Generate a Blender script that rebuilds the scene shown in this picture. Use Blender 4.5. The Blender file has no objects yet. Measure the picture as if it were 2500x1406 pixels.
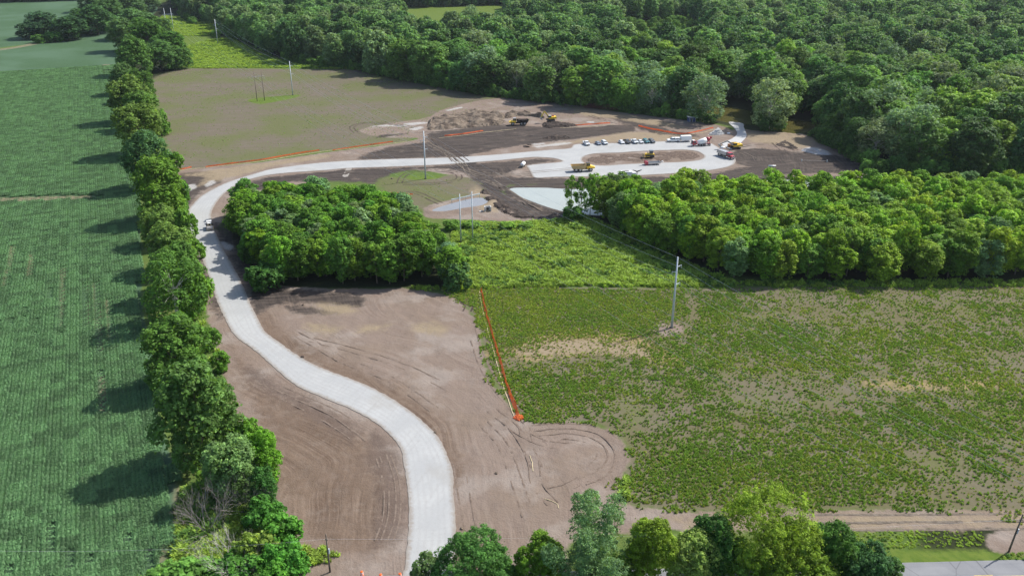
import bpy, bmesh, math, random
import numpy as np
from mathutils import Vector, Matrix
from mathutils.geometry import tessellate_polygon

# ------------------------------------------------------------------ camera, light, sky
SC = bpy.context.scene
COL = SC.collection
F = 2050.0                                   # focal length in photo pixels (photo is 2500 wide)
TH = math.atan((703 + 200) / F)              # downward pitch
HC = 100.0                                   # camera height
cam = bpy.data.cameras.new('camera'); co = bpy.data.objects.new('camera', cam); COL.objects.link(co)
co.location = (0, 0, HC); co.rotation_euler = (math.pi / 2 - TH, 0, 0)
cam.sensor_width = 36; cam.lens = F / 2500 * 36; cam.clip_start = 1; cam.clip_end = 20000
SC.camera = co
SUN_EL, SUN_AZ = math.radians(46), math.radians(60)      # azimuth clockwise from +Y
w = bpy.data.worlds.new('World'); SC.world = w; w.use_nodes = True
nt = w.node_tree; nt.nodes.clear()
sky = nt.nodes.new('ShaderNodeTexSky'); sky.sky_type = 'NISHITA'; sky.sun_disc = False
sky.sun_elevation = SUN_EL; sky.sun_rotation = SUN_AZ; sky.air_density = 1.0; sky.dust_density = 2.0
bg = nt.nodes.new('ShaderNodeBackground'); bg.inputs[1].default_value = 0.15
wo = nt.nodes.new('ShaderNodeOutputWorld')
nt.links.new(sky.outputs[0], bg.inputs[0]); nt.links.new(bg.outputs[0], wo.inputs[0])
sl = bpy.data.lights.new('sun', 'SUN'); so = bpy.data.objects.new('sun', sl); COL.objects.link(so)
sl.energy = 5.0; sl.angle = math.radians(0.6); sl.color = (1, 0.95, 0.87)
sd = Vector((math.sin(SUN_AZ) * math.cos(SUN_EL), math.cos(SUN_AZ) * math.cos(SUN_EL), math.sin(SUN_EL)))
so.rotation_euler = sd.to_track_quat('Z', 'Y').to_euler(); so.location = (200, 200, 300)
SC.view_settings.view_transform = 'Standard'; SC.view_settings.look = 'None'
SC.view_settings.exposure = 0.45; SC.view_settings.gamma = 1
SC.cycles.max_bounces = 6; SC.cycles.diffuse_bounces = 3; SC.cycles.transmission_bounces = 3
SC.cycles.use_denoising = True; SC.cycles.volume_bounces = 0; HAZE = 0.00003

# ------------------------------------------------------------------ helpers
CT, ST = math.cos(TH), math.sin(TH)
def gp(x, y, z=0.0):
    """photo pixel -> point on the plane at height z (the survey that sets out the site)"""
    u = (x - 1250) / F; v = (y - 703) / F
    fy = CT - v * ST; fz = -ST - v * CT
    t = (HC - z) / -fz
    return (u * t, fy * t)
def proj(X, Y, Z):
    Z = Z - HC
    d = Y * CT - Z * ST; v = -(Y * ST + Z * CT)
    return 1250 + F * X / d, 703 + F * v / d
def height_at(b, ytop):
    g = gp(*b); lo, hi = 0.2, 60
    for _ in range(40):
        m = (lo + hi) / 2
        if proj(g[0], g[1], m)[1] > ytop: lo = m
        else: hi = m
    return lo
def pxm(y): return F / (gp(1250, y)[1] * CT + HC * ST)
def gpl(pts): return np.array([gp(*p) for p in pts])
def hash2(ix, iy, s):
    h = (ix.astype(np.int64) * 374761393 + iy.astype(np.int64) * 668265263 + s * 144665) & 0xffffffff
    h = ((h ^ (h >> 13)) * 1274126177) & 0xffffffff
    return ((h ^ (h >> 16)) & 0xffff) / 65535.0
def vnoise(x, y, s=0):
    x = np.asarray(x, float); y = np.asarray(y, float)
    ix = np.floor(x); iy = np.floor(y); fx = x - ix; fy = y - iy
    fx = fx * fx * (3 - 2 * fx); fy = fy * fy * (3 - 2 * fy)
    a = hash2(ix, iy, s); b = hash2(ix + 1, iy, s); c = hash2(ix, iy + 1, s); d = hash2(ix + 1, iy + 1, s)
    return a + (b - a) * fx + (c - a) * fy + (a - b - c + d) * fx * fy
def fbm(x, y, s=0, o=4):
    t = 0; a = .5
    for i in range(o):
        t = t + a * vnoise(x * 2 ** i + 17.3 * i, y * 2 ** i - 9.1 * i, s + i); a *= .5
    return t / (1 - .5 ** o)
def sstep(a, b, x):
    t = np.clip((x - a) / (b - a), 0, 1); return t * t * (3 - 2 * t)
def seg_dist(px, py, poly, closed=True):
    n = len(poly); d = np.full(px.shape, 1e18)
    for i in range(n if closed else n - 1):
        ax, ay = poly[i]; bx, by = poly[(i + 1) % n]
        ex, ey = bx - ax, by - ay; L = ex * ex + ey * ey + 1e-12
        t = np.clip(((px - ax) * ex + (py - ay) * ey) / L, 0, 1)
        d = np.minimum(d, (px - ax - t * ex) ** 2 + (py - ay - t * ey) ** 2)
    return np.sqrt(d)
def inside(px, py, poly):
    r = np.zeros(px.shape, bool); n = len(poly)
    for i in range(n):
        ax, ay = poly[i]; bx, by = poly[(i + 1) % n]
        c = ((ay > py) != (by > py)) & (px < (bx - ax) * (py - ay) / (by - ay + 1e-12) + ax)
        r ^= c
    return r
def sdf(px, py, polys, far=-30.0):
    """signed distance, positive inside, to the union of polygons"""
    out = np.full(px.shape, far)
    for p in polys:
        p = np.asarray(p); m = (px > p[:, 0].min() + far) & (px < p[:, 0].max() - far) & (py > p[:, 1].min() + far) & (py < p[:, 1].max() - far)
        if not m.any(): continue
        x, y = px[m], py[m]
        d = seg_dist(x, y, p); s = np.where(inside(x, y, p), d, -d)
        out[m] = np.maximum(out[m], s)
    return out
def smooth(P, step=1.5, closed=False):
    """Catmull-Rom through P, resampled"""
    P = np.asarray(P, float); n = len(P); out = []
    for i in range(n if closed else n - 1):
        if closed: a, b, c, d = P[(i - 1) % n], P[i], P[(i + 1) % n], P[(i + 2) % n]
        else: a, b, c, d = P[max(i - 1, 0)], P[i], P[i + 1], P[min(i + 2, n - 1)]
        k = max(1, int(np.hypot(*(c - b)) / step))
        for t in np.arange(k) / k:
            out.append(.5 * (2 * b + (c - a) * t + (2 * a - 5 * b + 4 * c - d) * t * t + (3 * b - a - 3 * c + d) * t ** 3))
    if not closed: out.append(P[-1])
    return np.array(out)

def tag(o, label=None, cat=None, group=None, kind=None):
    if label: o['label'] = label
    if cat: o['category'] = cat
    if group: o['group'] = group
    if kind: o['kind'] = kind
    return o
def empty(name, loc=(0, 0, 0), rz=0.0):
    o = bpy.data.objects.new(name, None); COL.objects.link(o); o.location = loc; o.rotation_euler = (0, 0, rz)
    o.empty_display_size = .3
    return o
def link(name, me, parent=None, mat=None):
    o = bpy.data.objects.new(name, me); COL.objects.link(o)
    if mat is not None and not me.materials: me.materials.append(mat)
    if parent is not None: o.parent = parent
    return o
def copy_tree(o, parent=None):
    c = o.copy(); COL.objects.link(c); c.parent = parent
    for ch in list(o.children): copy_tree(ch, c)
    return c
def npmesh(name, V, Fq, k=4, smooth_=False):
    """fast mesh from numpy arrays; all faces have k corners"""
    me = bpy.data.meshes.new(name); V = np.ascontiguousarray(V, np.float32); Fq = np.ascontiguousarray(Fq, np.int32)
    me.vertices.add(len(V)); me.vertices.foreach_set('co', V.ravel())
    me.loops.add(Fq.size); me.loops.foreach_set('vertex_index', Fq.ravel())
    me.polygons.add(len(Fq)); me.polygons.foreach_set('loop_start', np.arange(0, Fq.size, k, dtype=np.int32))
    me.polygons.foreach_set('use_smooth', np.full(len(Fq), smooth_))
    me.update(calc_edges=True); me.validate()
    return me

class MB:
    """collects shapes into one mesh"""
    def __init__(s): s.v = []; s.f = []
    def add(s, v, f):
        o = len(s.v); s.v += [tuple(p) for p in v]; s.f += [tuple(i + o for i in q) for q in f]; return s
    def box(s, c, d, rot=None, bev=0.0):
        bm = bmesh.new(); bmesh.ops.create_cube(bm, size=1); bmesh.ops.scale(bm, vec=d, verts=bm.verts)
        if bev: bmesh.ops.bevel(bm, geom=bm.edges[:], offset=bev, segments=2, affect='EDGES', profile=.6)
        if rot is not None: bmesh.ops.transform(bm, matrix=rot.to_4x4(), verts=bm.verts)
        bmesh.ops.translate(bm, vec=c, verts=bm.verts); return s.bm(bm)
    def bm(s, bm):
        bm.verts.index_update(); s.add([v.co for v in bm.verts], [[v.index for v in f.verts] for f in bm.faces]); bm.free(); return s
    def prism(s, prof, y0, y1, t0=1.0, bev=0.0):
        """side profile in x,z extruded across y"""
        bm = bmesh.new(); n = len(prof)
        a = [bm.verts.new((x, y0, z)) for x, z in prof]; b = [bm.verts.new((x, y1, z)) for x, z in prof]
        bm.faces.new(a); bm.faces.new(b[::-1])
        for i in range(n): bm.faces.new((a[(i + 1) % n], a[i], b[i], b[(i + 1) % n]))
        bmesh.ops.recalc_face_normals(bm, faces=bm.faces)
        if bev: bmesh.ops.bevel(bm, geom=bm.edges[:], offset=bev, segments=2, affect='EDGES', profile=.6)
        return s.bm(bm)
    def tube(s, pts, rad, n=8, cap=True):
        pts = [Vector(p) for p in pts]; m = len(pts); v = []; f = []
        if not hasattr(rad, '__len__'): rad = [rad] * m
        for i in range(m):
            t = (pts[min(i + 1, m - 1)] - pts[max(i - 1, 0)]).normalized()
            a = t.cross(Vector((0, 0, 1)) if abs(t.z) < .9 else Vector((1, 0, 0))).normalized(); b = t.cross(a)
            for k in range(n):
                q = 2 * math.pi * k / n; v.append(pts[i] + (a * math.cos(q) + b * math.sin(q)) * rad[i])
        for i in range(m - 1):
            for k in range(n):
                f.append((i * n + k, i * n + (k + 1) % n, (i + 1) * n + (k + 1) % n, (i + 1) * n + k))
        if cap: f.append(tuple(range(n))[::-1]); f.append(tuple(range((m - 1) * n, m * n)))
        return s.add(v, f)
    def plate(s, q, th):
        """flat panel of real thickness: corners q, pushed out along its normal"""
        q = [Vector(p) for p in q]; n = (q[1] - q[0]).cross(q[2] - q[0]).normalized() * th; m = len(q)
        v = q + [p + n for p in q]; f = [tuple(range(m))[::-1], tuple(range(m, 2 * m))]
        for i in range(m): f.append((i, (i + 1) % m, m + (i + 1) % m, m + i))
        return s.add(v, f)
    def build(s, name, mat, parent=None, smooth_=False, loc=None):
        me = bpy.data.meshes.new(name); me.from_pydata(s.v, [], s.f); me.update()
        bm = bmesh.new(); bm.from_mesh(me); bmesh.ops.recalc_face_normals(bm, faces=bm.faces); bm.to_mesh(me); bm.free()
        if smooth_: me.polygons.foreach_set('use_smooth', [True] * len(me.polygons))
        o = link(name, me, parent, mat)
        if loc is not None: o.location = loc
        return o

# ------------------------------------------------------------------ node helper
class NT:
    def __init__(s, name):
        s.m = bpy.data.materials.new(name); s.m.use_nodes = True; s.t = s.m.node_tree; s.t.nodes.clear()
        s.out = s.t.nodes.new('ShaderNodeOutputMaterial')
    def n(s, t, **k):
        o = s.t.nodes.new('ShaderNode' + t)
        for a, b in k.items(): setattr(o, a, b)
        return o
    def L(s, a, b):
        if hasattr(a, 'is_output') or isinstance(a, bpy.types.NodeSocket): s.t.links.new(a, b)
        elif isinstance(a, tuple) and len(a) == 3 and b.type == 'RGBA': b.default_value = (*a, 1)
        else: b.default_value = a
    def attr(s, name, vec=False):
        o = s.n('Attribute', attribute_name=name); return o.outputs['Vector' if vec else 'Fac']
    def math(s, op, a, b=0.0, c=None, clamp=False):
        o = s.n('Math', operation=op, use_clamp=clamp); s.L(a, o.inputs[0]); s.L(b, o.inputs[1])
        if c is not None: s.L(c, o.inputs[2])
        return o.outputs[0]
    def pos(s): return s.n('NewGeometry').outputs['Position']
    def oc(s): return s.n('TexCoord').outputs['Object']
    def scale(s, v, k):
        o = s.n('VectorMath', operation='MULTIPLY'); s.L(v, o.inputs[0]); o.inputs[1].default_value = k; return o.outputs[0]
    def rotz(s, v, ang):
        o = s.n('VectorRotate', rotation_type='Z_AXIS'); s.L(v, o.inputs['Vector']); o.inputs['Angle'].default_value = ang; return o.outputs[0]
    def comb(s, x, y, z=0.0):
        o = s.n('CombineXYZ'); s.L(x, o.inputs[0]); s.L(y, o.inputs[1]); s.L(z, o.inputs[2]); return o.outputs[0]
    def noise(s, v, sc, det=4, rough=.55, dist=0.0):
        o = s.n('TexNoise'); s.L(v, o.inputs['Vector']); o.inputs['Scale'].default_value = sc; o.inputs['Detail'].default_value = det
        o.inputs['Roughness'].default_value = rough; o.inputs['Distortion'].default_value = dist; return o.outputs['Fac']
    def ramp(s, x, lo, hi, a=0.0, b=1.0):
        o = s.n('MapRange', interpolation_type='SMOOTHSTEP'); s.L(x, o.inputs[0]); s.L(lo, o.inputs[1]); s.L(hi, o.inputs[2]); s.L(a, o.inputs[3]); s.L(b, o.inputs[4])
        return o.outputs[0]
    def mix(s, f, a, b):
        o = s.n('Mix', data_type='RGBA'); s.L(f, o.inputs[0]); s.L(a, o.inputs[6]); s.L(b, o.inputs[7]); return o.outputs[2]
    def mul(s, a, b):
        o = s.n('Mix', data_type='RGBA', blend_type='MULTIPLY'); o.inputs[0].default_value = 1; s.L(a, o.inputs[6]); s.L(b, o.inputs[7]); return o.outputs[2]
    def grey(s, x):
        o = s.n('CombineColor'); [s.L(x, o.inputs[i]) for i in range(3)]; return o.outputs[0]
    def bump(s, h, strength, dist):
        o = s.n('Bump'); s.L(h, o.inputs['Height']); o.inputs['Strength'].default_value = strength; o.inputs['Distance'].default_value = dist; return o.outputs[0]
    def pbr(s, col, rough=.8, metal=0.0, spec=.3, normal=None, coat=0.0):
        o = s.n('BsdfPrincipled'); s.L(col, o.inputs['Base Color']); s.L(rough, o.inputs['Roughness']); s.L(metal, o.inputs['Metallic'])
        o.inputs['Specular IOR Level'].default_value = spec; o.inputs['Coat Weight'].default_value = coat
        if normal is not None: s.L(normal, o.inputs['Normal'])
        return o.outputs[0]
    def fin(s, sh): s.t.links.new(sh, s.out.inputs[0]); return s.m

def flat(name, col, rough=.6, metal=0.0, spec=.4, var=.15, sc=3.0, dirt=None, coat=0.0):
    """simple worn surface: colour with noise wear and optional mud low down"""
    t = NT(name); p = t.oc(); n = t.noise(p, sc, 5)
    c = t.mix(t.ramp(n, .3, .7), tuple(x * (1 - var) for x in col), tuple(min(1, x * (1 + var)) for x in col))
    if dirt:
        z = t.n('SeparateXYZ'); t.L(p, z.inputs[0])
        c = t.mix(t.math('MULTIPLY', t.ramp(n, .35, .65), dirt), c, (.22, .17, .12))
    return t.fin(t.pbr(c, rough, metal, spec, coat=coat))
def paintmat(name):
    """car paint whose colour is each object's own colour"""
    t = NT(name); oi = t.n('ObjectInfo'); n = t.noise(t.oc(), 2.5, 5)
    c = t.mix(t.ramp(n, .45, .8, 0.0, .18), oi.outputs['Color'], (.3, .25, .2))
    return t.fin(t.pbr(c, .3, 0.0, .5, coat=.4))
M = {}
M['white'] = flat('white_paint', (.78, .79, .78), .4, var=.05, dirt=.15)
M['yellow'] = flat('machine_yellow', (.85, .56, .04), .45, var=.1, dirt=.2)
M['tanyellow'] = flat('dusty_yellow', (.55, .40, .17), .7, var=.15, dirt=.5)
M['black'] = flat('dark_steel', (.035, .035, .038), .6, var=.3, dirt=.25)
M['rubber'] = flat('rubber', (.03, .03, .03), .85, var=.3, dirt=.3)
M['rim'] = flat('rim_metal', (.45, .45, .46), .4, .6, var=.1)
M['glass'] = flat('tinted_glass', (.035, .05, .06), .08, 0, .8, var=.1)
M['red'] = flat('red_paint', (.36, .025, .04), .4, var=.12, dirt=.12, coat=.3)
M['silver'] = flat('bare_metal', (.5, .51, .52), .35, .7, var=.12, dirt=.15)
M['galv'] = flat('galvanised_steel', (.50, .54, .58), .5, .1, var=.1, sc=.8)
M['wood'] = flat('weathered_pole_wood', (.13, .105, .085), .9, var=.3, sc=1.5)
M['palewood'] = flat('dry_grey_wood', (.42, .38, .33), .9, var=.25, sc=1.2)
M['lamp'] = flat('lamp_lens', (.8, .8, .75), .2, var=.05)
M['paint'] = paintmat('car_paint')
M['drum'] = flat('drum_orange', (.85, .16, .03), .5, var=.06)
M['reflect'] = flat('reflective_white', (.8, .8, .8), .3, var=.04)
M['blue'] = flat('blue_siding', (.035, .06, .17), .6, var=.2)
M['tin'] = flat('pale_roof', (.45, .5, .52), .5, .2, var=.1)
M['concrete'] = flat('cast_concrete', (.55, .54, .51), .85, var=.1, sc=.6)
M['straw'] = flat('straw_wattle', (.52, .44, .27), .95, var=.25, sc=4)
M['wire'] = flat('wire_aluminium', (.75, .76, .76), .7, 0, .2, var=.03)
M['yellowline'] = flat('road_line_yellow', (.55, .38, .08), .7, var=.25, sc=2)
M['whiteline'] = flat('road_line_white', (.6, .6, .58), .7, var=.25, sc=2)
# ------------------------------------------------------------------ layout, traced as map points
PX = {}
ROAD_OUT = [(985,1440),(988,1385),(997,1300),(998,1230),(990,1160),(980,1100),(955,1065),(920,1035),(870,1005),(800,975),(730,945),(690,915),(650,880),(615,850),(580,825),(560,800),(545,770),(530,735),(515,690),(500,650),(485,610),(470,580),(458,555),(454,535),(457,518),(470,500),(490,480),(515,465),(545,450),(580,437),(620,425),(660,414),(720,405),(780,398),(850,393),(940,389.5),(1024,387),(1100,385),(1210,378),(1335,367),(1380,364),(1395,361),(1397,357),(1402,353.5),(1417,352),(1449,351),(1500,350),(1550,347.8),(1609,346.2),(1640,345),(1687,344),(1715,346),(1736,350.6),(1750,358),(1765,366),(1780,371),(1789,378),(1795,388),(1796,395),(1792,401),(1780,407),(1755,413),(1730,417),(1700,421),(1650,424),(1605,426.5),(1560,429),(1500,431.5),(1440,432),(1356,433),(1321,435),(1303,433.5),(1294,419),(1290,411),(1288,404.5),(1335,399.2),(1360,397),(1373.8,394.7),(1366.6,390.8),(1349.6,386.8),(1321,384.8),(1290,385.3),(1210,393),(1130,399),(1070,403),(1000,406),(930,409),(850,411.5),(800,416),(700,423),(640,431),(590,446),(560,464),(540,480),(525,500),(516,520),(517,540),(525,565),(545,608),(565,645),(585,680),(600,715),(615,750),(628,775),(640,800),(655,817),(690,842),(740,876),(790,900),(850,922),(905,945),(960,975),(1010,1010),(1045,1040),(1075,1075),(1092,1110),(1105,1150),(1108,1200),(1113,1290),(1113,1340),(1108,1385),(1105,1440)]
ISLAND = [(1421,389),(1422.5,385.5),(1432,380),(1450,376),(1478,374.4),(1518,373.4),(1546,371),(1609,368),(1656,366.6),(1682,367),(1700,369.4),(1709,373),(1716.5,377.8),(1719.5,382),(1716,387.5),(1700,392.5),(1656,396.4),(1606,397.7),(1565,399.8),(1518,402),(1486,404.6),(1458,404.2),(1432,400),(1422,394)]
RAMP_POLY = [(1780,299),(1790,311),(1798,321),(1799.5,327),(1796,333),(1786,340),(1772,347),(1764,354),(1786,366),(1797,357),(1808,350),(1816,342),(1821,336),(1822.5,330),(1820,322),(1816,312),(1812,302)]
SPUR = [(836,431),(842,420),(846,411),(859,411),(856,417),(848,432)]
# soil and cover zones
Z = {
 'field': [[(372,196),(420,176),(470,168),(860,165),(915,182),(1050,210),(1150,225),(1250,240),(1400,258),(1420,275),(1380,300),(1200,300),(1040,300),(1000,345),(960,350),(780,370),(640,392),(500,412),(424,420),(415,390),(400,330),(385,250)],
           [(930,435),(1040,437),(1140,425),(1200,470),(1190,500),(1100,500),(1060,520),(1000,500),(940,470)]],
 'brown': [[(495,690),(506,770),(525,860),(562,960),(605,1100),(655,1230),(705,1370),(730,1440),(1340,1440),(1390,1330),(1540,1300),(1750,1296),(2620,1285),(2620,1250),(2200,1244),(1750,1248),(1580,1240),(1497,1217),(1503,1195),(1525,1150),(1533,1105),(1505,1062),(1440,1034),(1380,1028),(1300,1030),(1265,1010),(1240,985),(1200,935),(1178,870),(1168,800),(1135,750),(1090,722),(1000,706),(900,704),(800,704),(650,690),(600,640),(560,580),(530,560),(505,560),(440,540),(445,600)],
           [(880,318),(960,300),(1040,288),(1100,262),(1230,240),(1400,257),(1480,270),(1600,285),(1740,303),(1790,318),(1800,310),(1830,318),(1960,328),(2000,350),(2070,375),(2120,405),(2120,440),(1700,440),(1420,440),(1230,440),(1150,435),(1000,415),(850,430),(600,480),(520,560),(440,520),(425,425),(500,410),(640,396),(800,372),(960,352),(1020,338),(930,335)],
           [(1040,505),(1120,485),(1200,470),(1420,530),(1420,545),(1240,540),(1100,535),(1040,530)],
           [(2405,1300),(2440,1290),(2500,1292),(2560,1300),(2560,1345),(2450,1352),(2415,1345)],
           [(1590,792),(1640,785),(1665,795),(1660,815),(1620,820),(1600,805)]],
 'dark': [[(428,432),(500,418),(535,425),(540,440),(490,470),(462,500),(440,530),(435,480)],
          [(560,470),(640,436),(720,427),(850,414),(1000,409),(1130,402),(1250,393),(1320,388),(1360,391),(1330,397),(1285,403),(1235,425),(1150,428),(1080,412),(960,424),(905,452),(880,445),(700,445),(600,480)],
          [(880,388),(930,365),(1000,352),(1080,342),(1040,322),(930,337),(930,330),(1000,325),(1100,318),(1200,306),(1300,309),(1400,312),(1500,306),(1550,308),(1540,322),(1450,334),(1300,352),(1210,365),(1130,380),(1040,385)],
          [(1040,335),(1075,325),(1140,375),(1190,420),(1250,445),(1235,470),(1300,505),(1380,522),(1420,530),(1420,545),(1300,538),(1220,500),(1180,460),(1140,425),(1090,385)],
          [(1225,432),(1400,436),(1700,428),(1800,412),(1900,398),(2000,398),(2090,400),(2110,420),(1950,425),(1850,438),(1700,446),(1420,460),(1300,452),(1240,450)],
          [(1790,372),(1850,362),(1930,370),(2030,378),(2080,392),(2060,405),(1900,412),(1800,400)],
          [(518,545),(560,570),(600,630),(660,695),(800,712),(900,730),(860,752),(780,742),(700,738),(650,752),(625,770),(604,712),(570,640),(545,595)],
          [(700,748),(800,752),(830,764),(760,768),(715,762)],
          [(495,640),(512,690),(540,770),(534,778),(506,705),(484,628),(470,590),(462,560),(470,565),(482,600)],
          [(1470,280),(1540,288),(1640,318),(1700,330),(1690,336),(1600,325),(1520,300)]],
 'damp': [[(910,1060),(960,1090),(985,1180),(985,1290),(960,1330),(915,1330),(925,1200),(900,1120)],
          [(600,900),(660,920),(740,970),(830,1020),(880,1060),(860,1085),(790,1040),(700,985),(620,940)]],
 'warm': [[(560,850),(640,940),(760,985),(880,1060),(940,1120),(960,1200),(940,1330),(880,1350),(780,1330),(700,1260),(660,1130),(610,990)],[(620,780),(660,840),(780,905),(900,960),(1010,1030),(1080,1110),(1110,1180),(1135,1160),(1120,1090),(1050,1000),(920,920),(780,860),(690,800),(650,760)]],
 'tan': [[(1640,1266),(1900,1262),(2200,1258),(2560,1256),(2560,1276),(2200,1282),(1900,1284),(1680,1284)],[(450,428),(520,415),(640,400),(780,378),(800,384),(680,404),(600,424),(530,442),(480,455),(500,432)],
         [(1460,335),(1550,322),(1640,330),(1700,338),(1680,342),(1500,347),(1420,349),(1330,355)],
         [(1160,455),(1190,480),(1230,505),(1200,520),(1160,500)],
         [(1400,260),(1500,275),(1600,292),(1680,312),(1640,312),(1500,290),(1420,280)],
         [(960,395),(960,395.5),(961,395)],
         [(1830,322),(1950,330),(1990,345),(1960,362),(1880,352),(1830,345)],
         [(750,790),(830,800),(820,815),(760,805)],[(880,800),(945,790),(930,805),(880,812)],[(1015,795),(1060,790),(1095,800),(1070,815),(1020,812)],[(770,742),(850,746),(870,762),(800,765)],
         [(1250,850),(1380,830),(1500,835),(1620,860),(1600,872),(1440,862),(1300,872)]],
 'pale': [[(455,452),(475,448),(478,458),(458,468)],[(500,450),(520,440),(525,446),(506,456)],[(540,590),(560,596),(572,606),(560,612),(546,604)],
          [(1300,358),(1390,347),(1400,350),(1340,358),(1310,361)],[(905,309),(950,305),(990,307),(1000,310),(950,309)],[(985,303),(1030,298),(1045,300),(1010,306)],[(1000,314),(1030,309),(1036,312),(1012,318)],[(1085,270),(1125,262),(1128,264),(1095,272)],
          [(1430,296),(1450,297),(1448,301),(1432,299)],[(1300,352),(1330,350),(1330,353),(1305,355)],[(820,405),(880,402),(880,404),(830,406)],
          [(1960,366),(1985,360),(2010,366),(2030,378),(1990,378)]],
 'weed': [[(1100,722),(1140,700),(1700,704),(2560,690),(3300,680),(3300,1246),(2200,1242),(1750,1246),(1580,1238),(1500,1216),(1528,1150),(1538,1105),(1508,1058),(1440,1030),(1300,1027),(1270,1008),(1205,930),(1183,870),(1172,800),(1140,750)]],
 'straw': [[(1240,850),(1380,805),(1450,812),(1560,820),(1640,865),(1720,890),(1640,890),(1480,860),(1300,880)],[(2120,935),(2300,925),(2480,938),(2480,946),(2200,950)],[(1180,850),(1300,850),(1280,870),(1190,866)]],
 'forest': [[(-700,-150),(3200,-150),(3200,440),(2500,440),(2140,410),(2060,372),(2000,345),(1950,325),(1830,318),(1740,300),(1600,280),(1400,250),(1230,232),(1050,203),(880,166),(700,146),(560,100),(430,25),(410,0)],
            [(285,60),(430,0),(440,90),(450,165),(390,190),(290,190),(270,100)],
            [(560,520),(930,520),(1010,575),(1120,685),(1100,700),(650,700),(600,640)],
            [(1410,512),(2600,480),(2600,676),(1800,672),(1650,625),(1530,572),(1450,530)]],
 'lawn': [[(960,22),(1250,12),(1240,95),(1120,112),(985,98)],[(1500,58),(1700,50),(1730,140),(1530,150)],[(400,92),(560,92),(700,148),(870,165),(860,170),(470,165),(430,150)],[(1590,238),(1660,236),(1730,228),(1660,250)],
          [(610,243),(720,232),(725,238),(640,254)],[(1000,432),(1080,430),(1070,436),(1010,440)],[(2000,1340),(2560,1345),(2560,1366),(2150,1378)],[(1790,317),(1830,326),(1840,322),(1900,318),(1890,330),(1840,332)],[(700,1350),(800,1335),(835,1365),(760,1385)]],
 'crop': [[(-500,1500),(380,1500),(395,1405),(430,1250),(420,1130),(385,1000),(380,900),(355,800),(345,700),(345,620),(340,500),(335,455),(310,340),(290,220),(275,100),(90,107),(0,120),(-500,160)],[(-500,148),(60,110),(110,98),(280,88),(330,4),(-500,22)]],
 'bare': [[(20,600),(40,600),(32,665),(22,665)],[(68,620),(82,620),(78,672),(66,672)],[(150,655),(166,655),(160,795),(150,795)],[(216,690),(228,690),(228,800),(216,800)],[(246,730),(262,730),(262,860),(246,860)],[(246,915),(260,915),(262,1010),(248,1010)],[(-20,484),(215,478),(215,486),(-20,493)],[(0,660),(14,660),(10,700),(0,700)],[(252,158),(268,158),(268,162),(252,162)],[(252,172),(265,172),(265,175),(252,175)],
          [(-300,140),(-20,122),(90,104),(95,108),(-20,126),(-300,146)],[(425,1180),(436,1180),(440,1240),(428,1250)],[(390,1330),(405,1330),(405,1390),(388,1390)]],
}
ZW = {k: [smooth(gpl(p), 2.0, True) for p in v] for k, v in Z.items()}
ZW['dark'].append(smooth(gpl([(1225,470),(1240,455),(1300,449),(1430,452),(1600,444),(1850,432),(2080,432),(2150,455),(2090,512),(1900,532),(1700,540),(1500,536),(1420,533),(1370,525),(1320,512),(1280,498),(1240,482)]), 2.0, True))
roadW = smooth(gpl(ROAD_OUT), 1.2, True)
islandW = smooth(gpl(ISLAND), 1.2, True); rampW = smooth(gpl(RAMP_POLY), 1.0, True)
cw = (gp(210,480)[0] - gp(205,160)[0], gp(210,480)[1] - gp(205,160)[1])
ROWA = math.radians(25.3); ER = np.array([-math.sin(ROWA), math.cos(ROWA)]); EP = np.array([math.cos(ROWA), math.sin(ROWA)])

POND = [(1243,462),(1262,458),(1330,458),(1420,461),(1600,452),(1850,440),(2060,440),(2130,455),(2080,500),(1900,522),(1700,530),(1500,527),(1420,523),(1382,517),(1340,506),(1290,488),(1255,474)]
pondW = smooth(gpl(POND), 1.0, True)
SHEET = [(1055,512),(1110,494),(1166,482),(1192,488),(1178,500),(1130,508),(1080,516)]
sheetW = smooth(gpl(SHEET), 1.0, True)
RIVER = [(1690,262),(1760,258),(1840,272),(1900,280),(2050,292),(2300,190),(2480,160),(2700,150),(2700,215),(2470,212),(2350,262),(2080,322),(1990,322),(1935,326),(1900,318),(1840,306),(1812,303),(1780,300),(1740,290)]
riverW = smooth(gpl(RIVER), 2.5, True)

def ground_h(x, y, pre=None):
    """relief of the site: worked soil is uneven, everything else almost flat"""
    x = np.atleast_1d(np.asarray(x, float)); y = np.atleast_1d(np.asarray(y, float))
    br, rd, wt = pre or (sdf(x, y, ZW['brown'], -8), sdf(x, y, [roadW, rampW], -12), sdf(x, y, [pondW, sheetW, riverW], -8))
    k = sstep(-1, 4, br) * sstep(0.3, 5, -rd)
    h = k * (.55 * (fbm(x / 9, y / 9, 3, 4) - .5) + .35 * (fbm(x / 2.2, y / 2.2, 9, 3) - .5))
    h = h * sstep(0, 3, -wt) + .45 * sstep(0, 1.4, -wt) * sstep(5, 2, -wt) * sstep(0, 3, br) * sstep(-3, -6, rd)
    return h - .5 * sstep(-.4, 1.2, wt)
def gz(x, y): return float(ground_h(x, y)[0])

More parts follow.
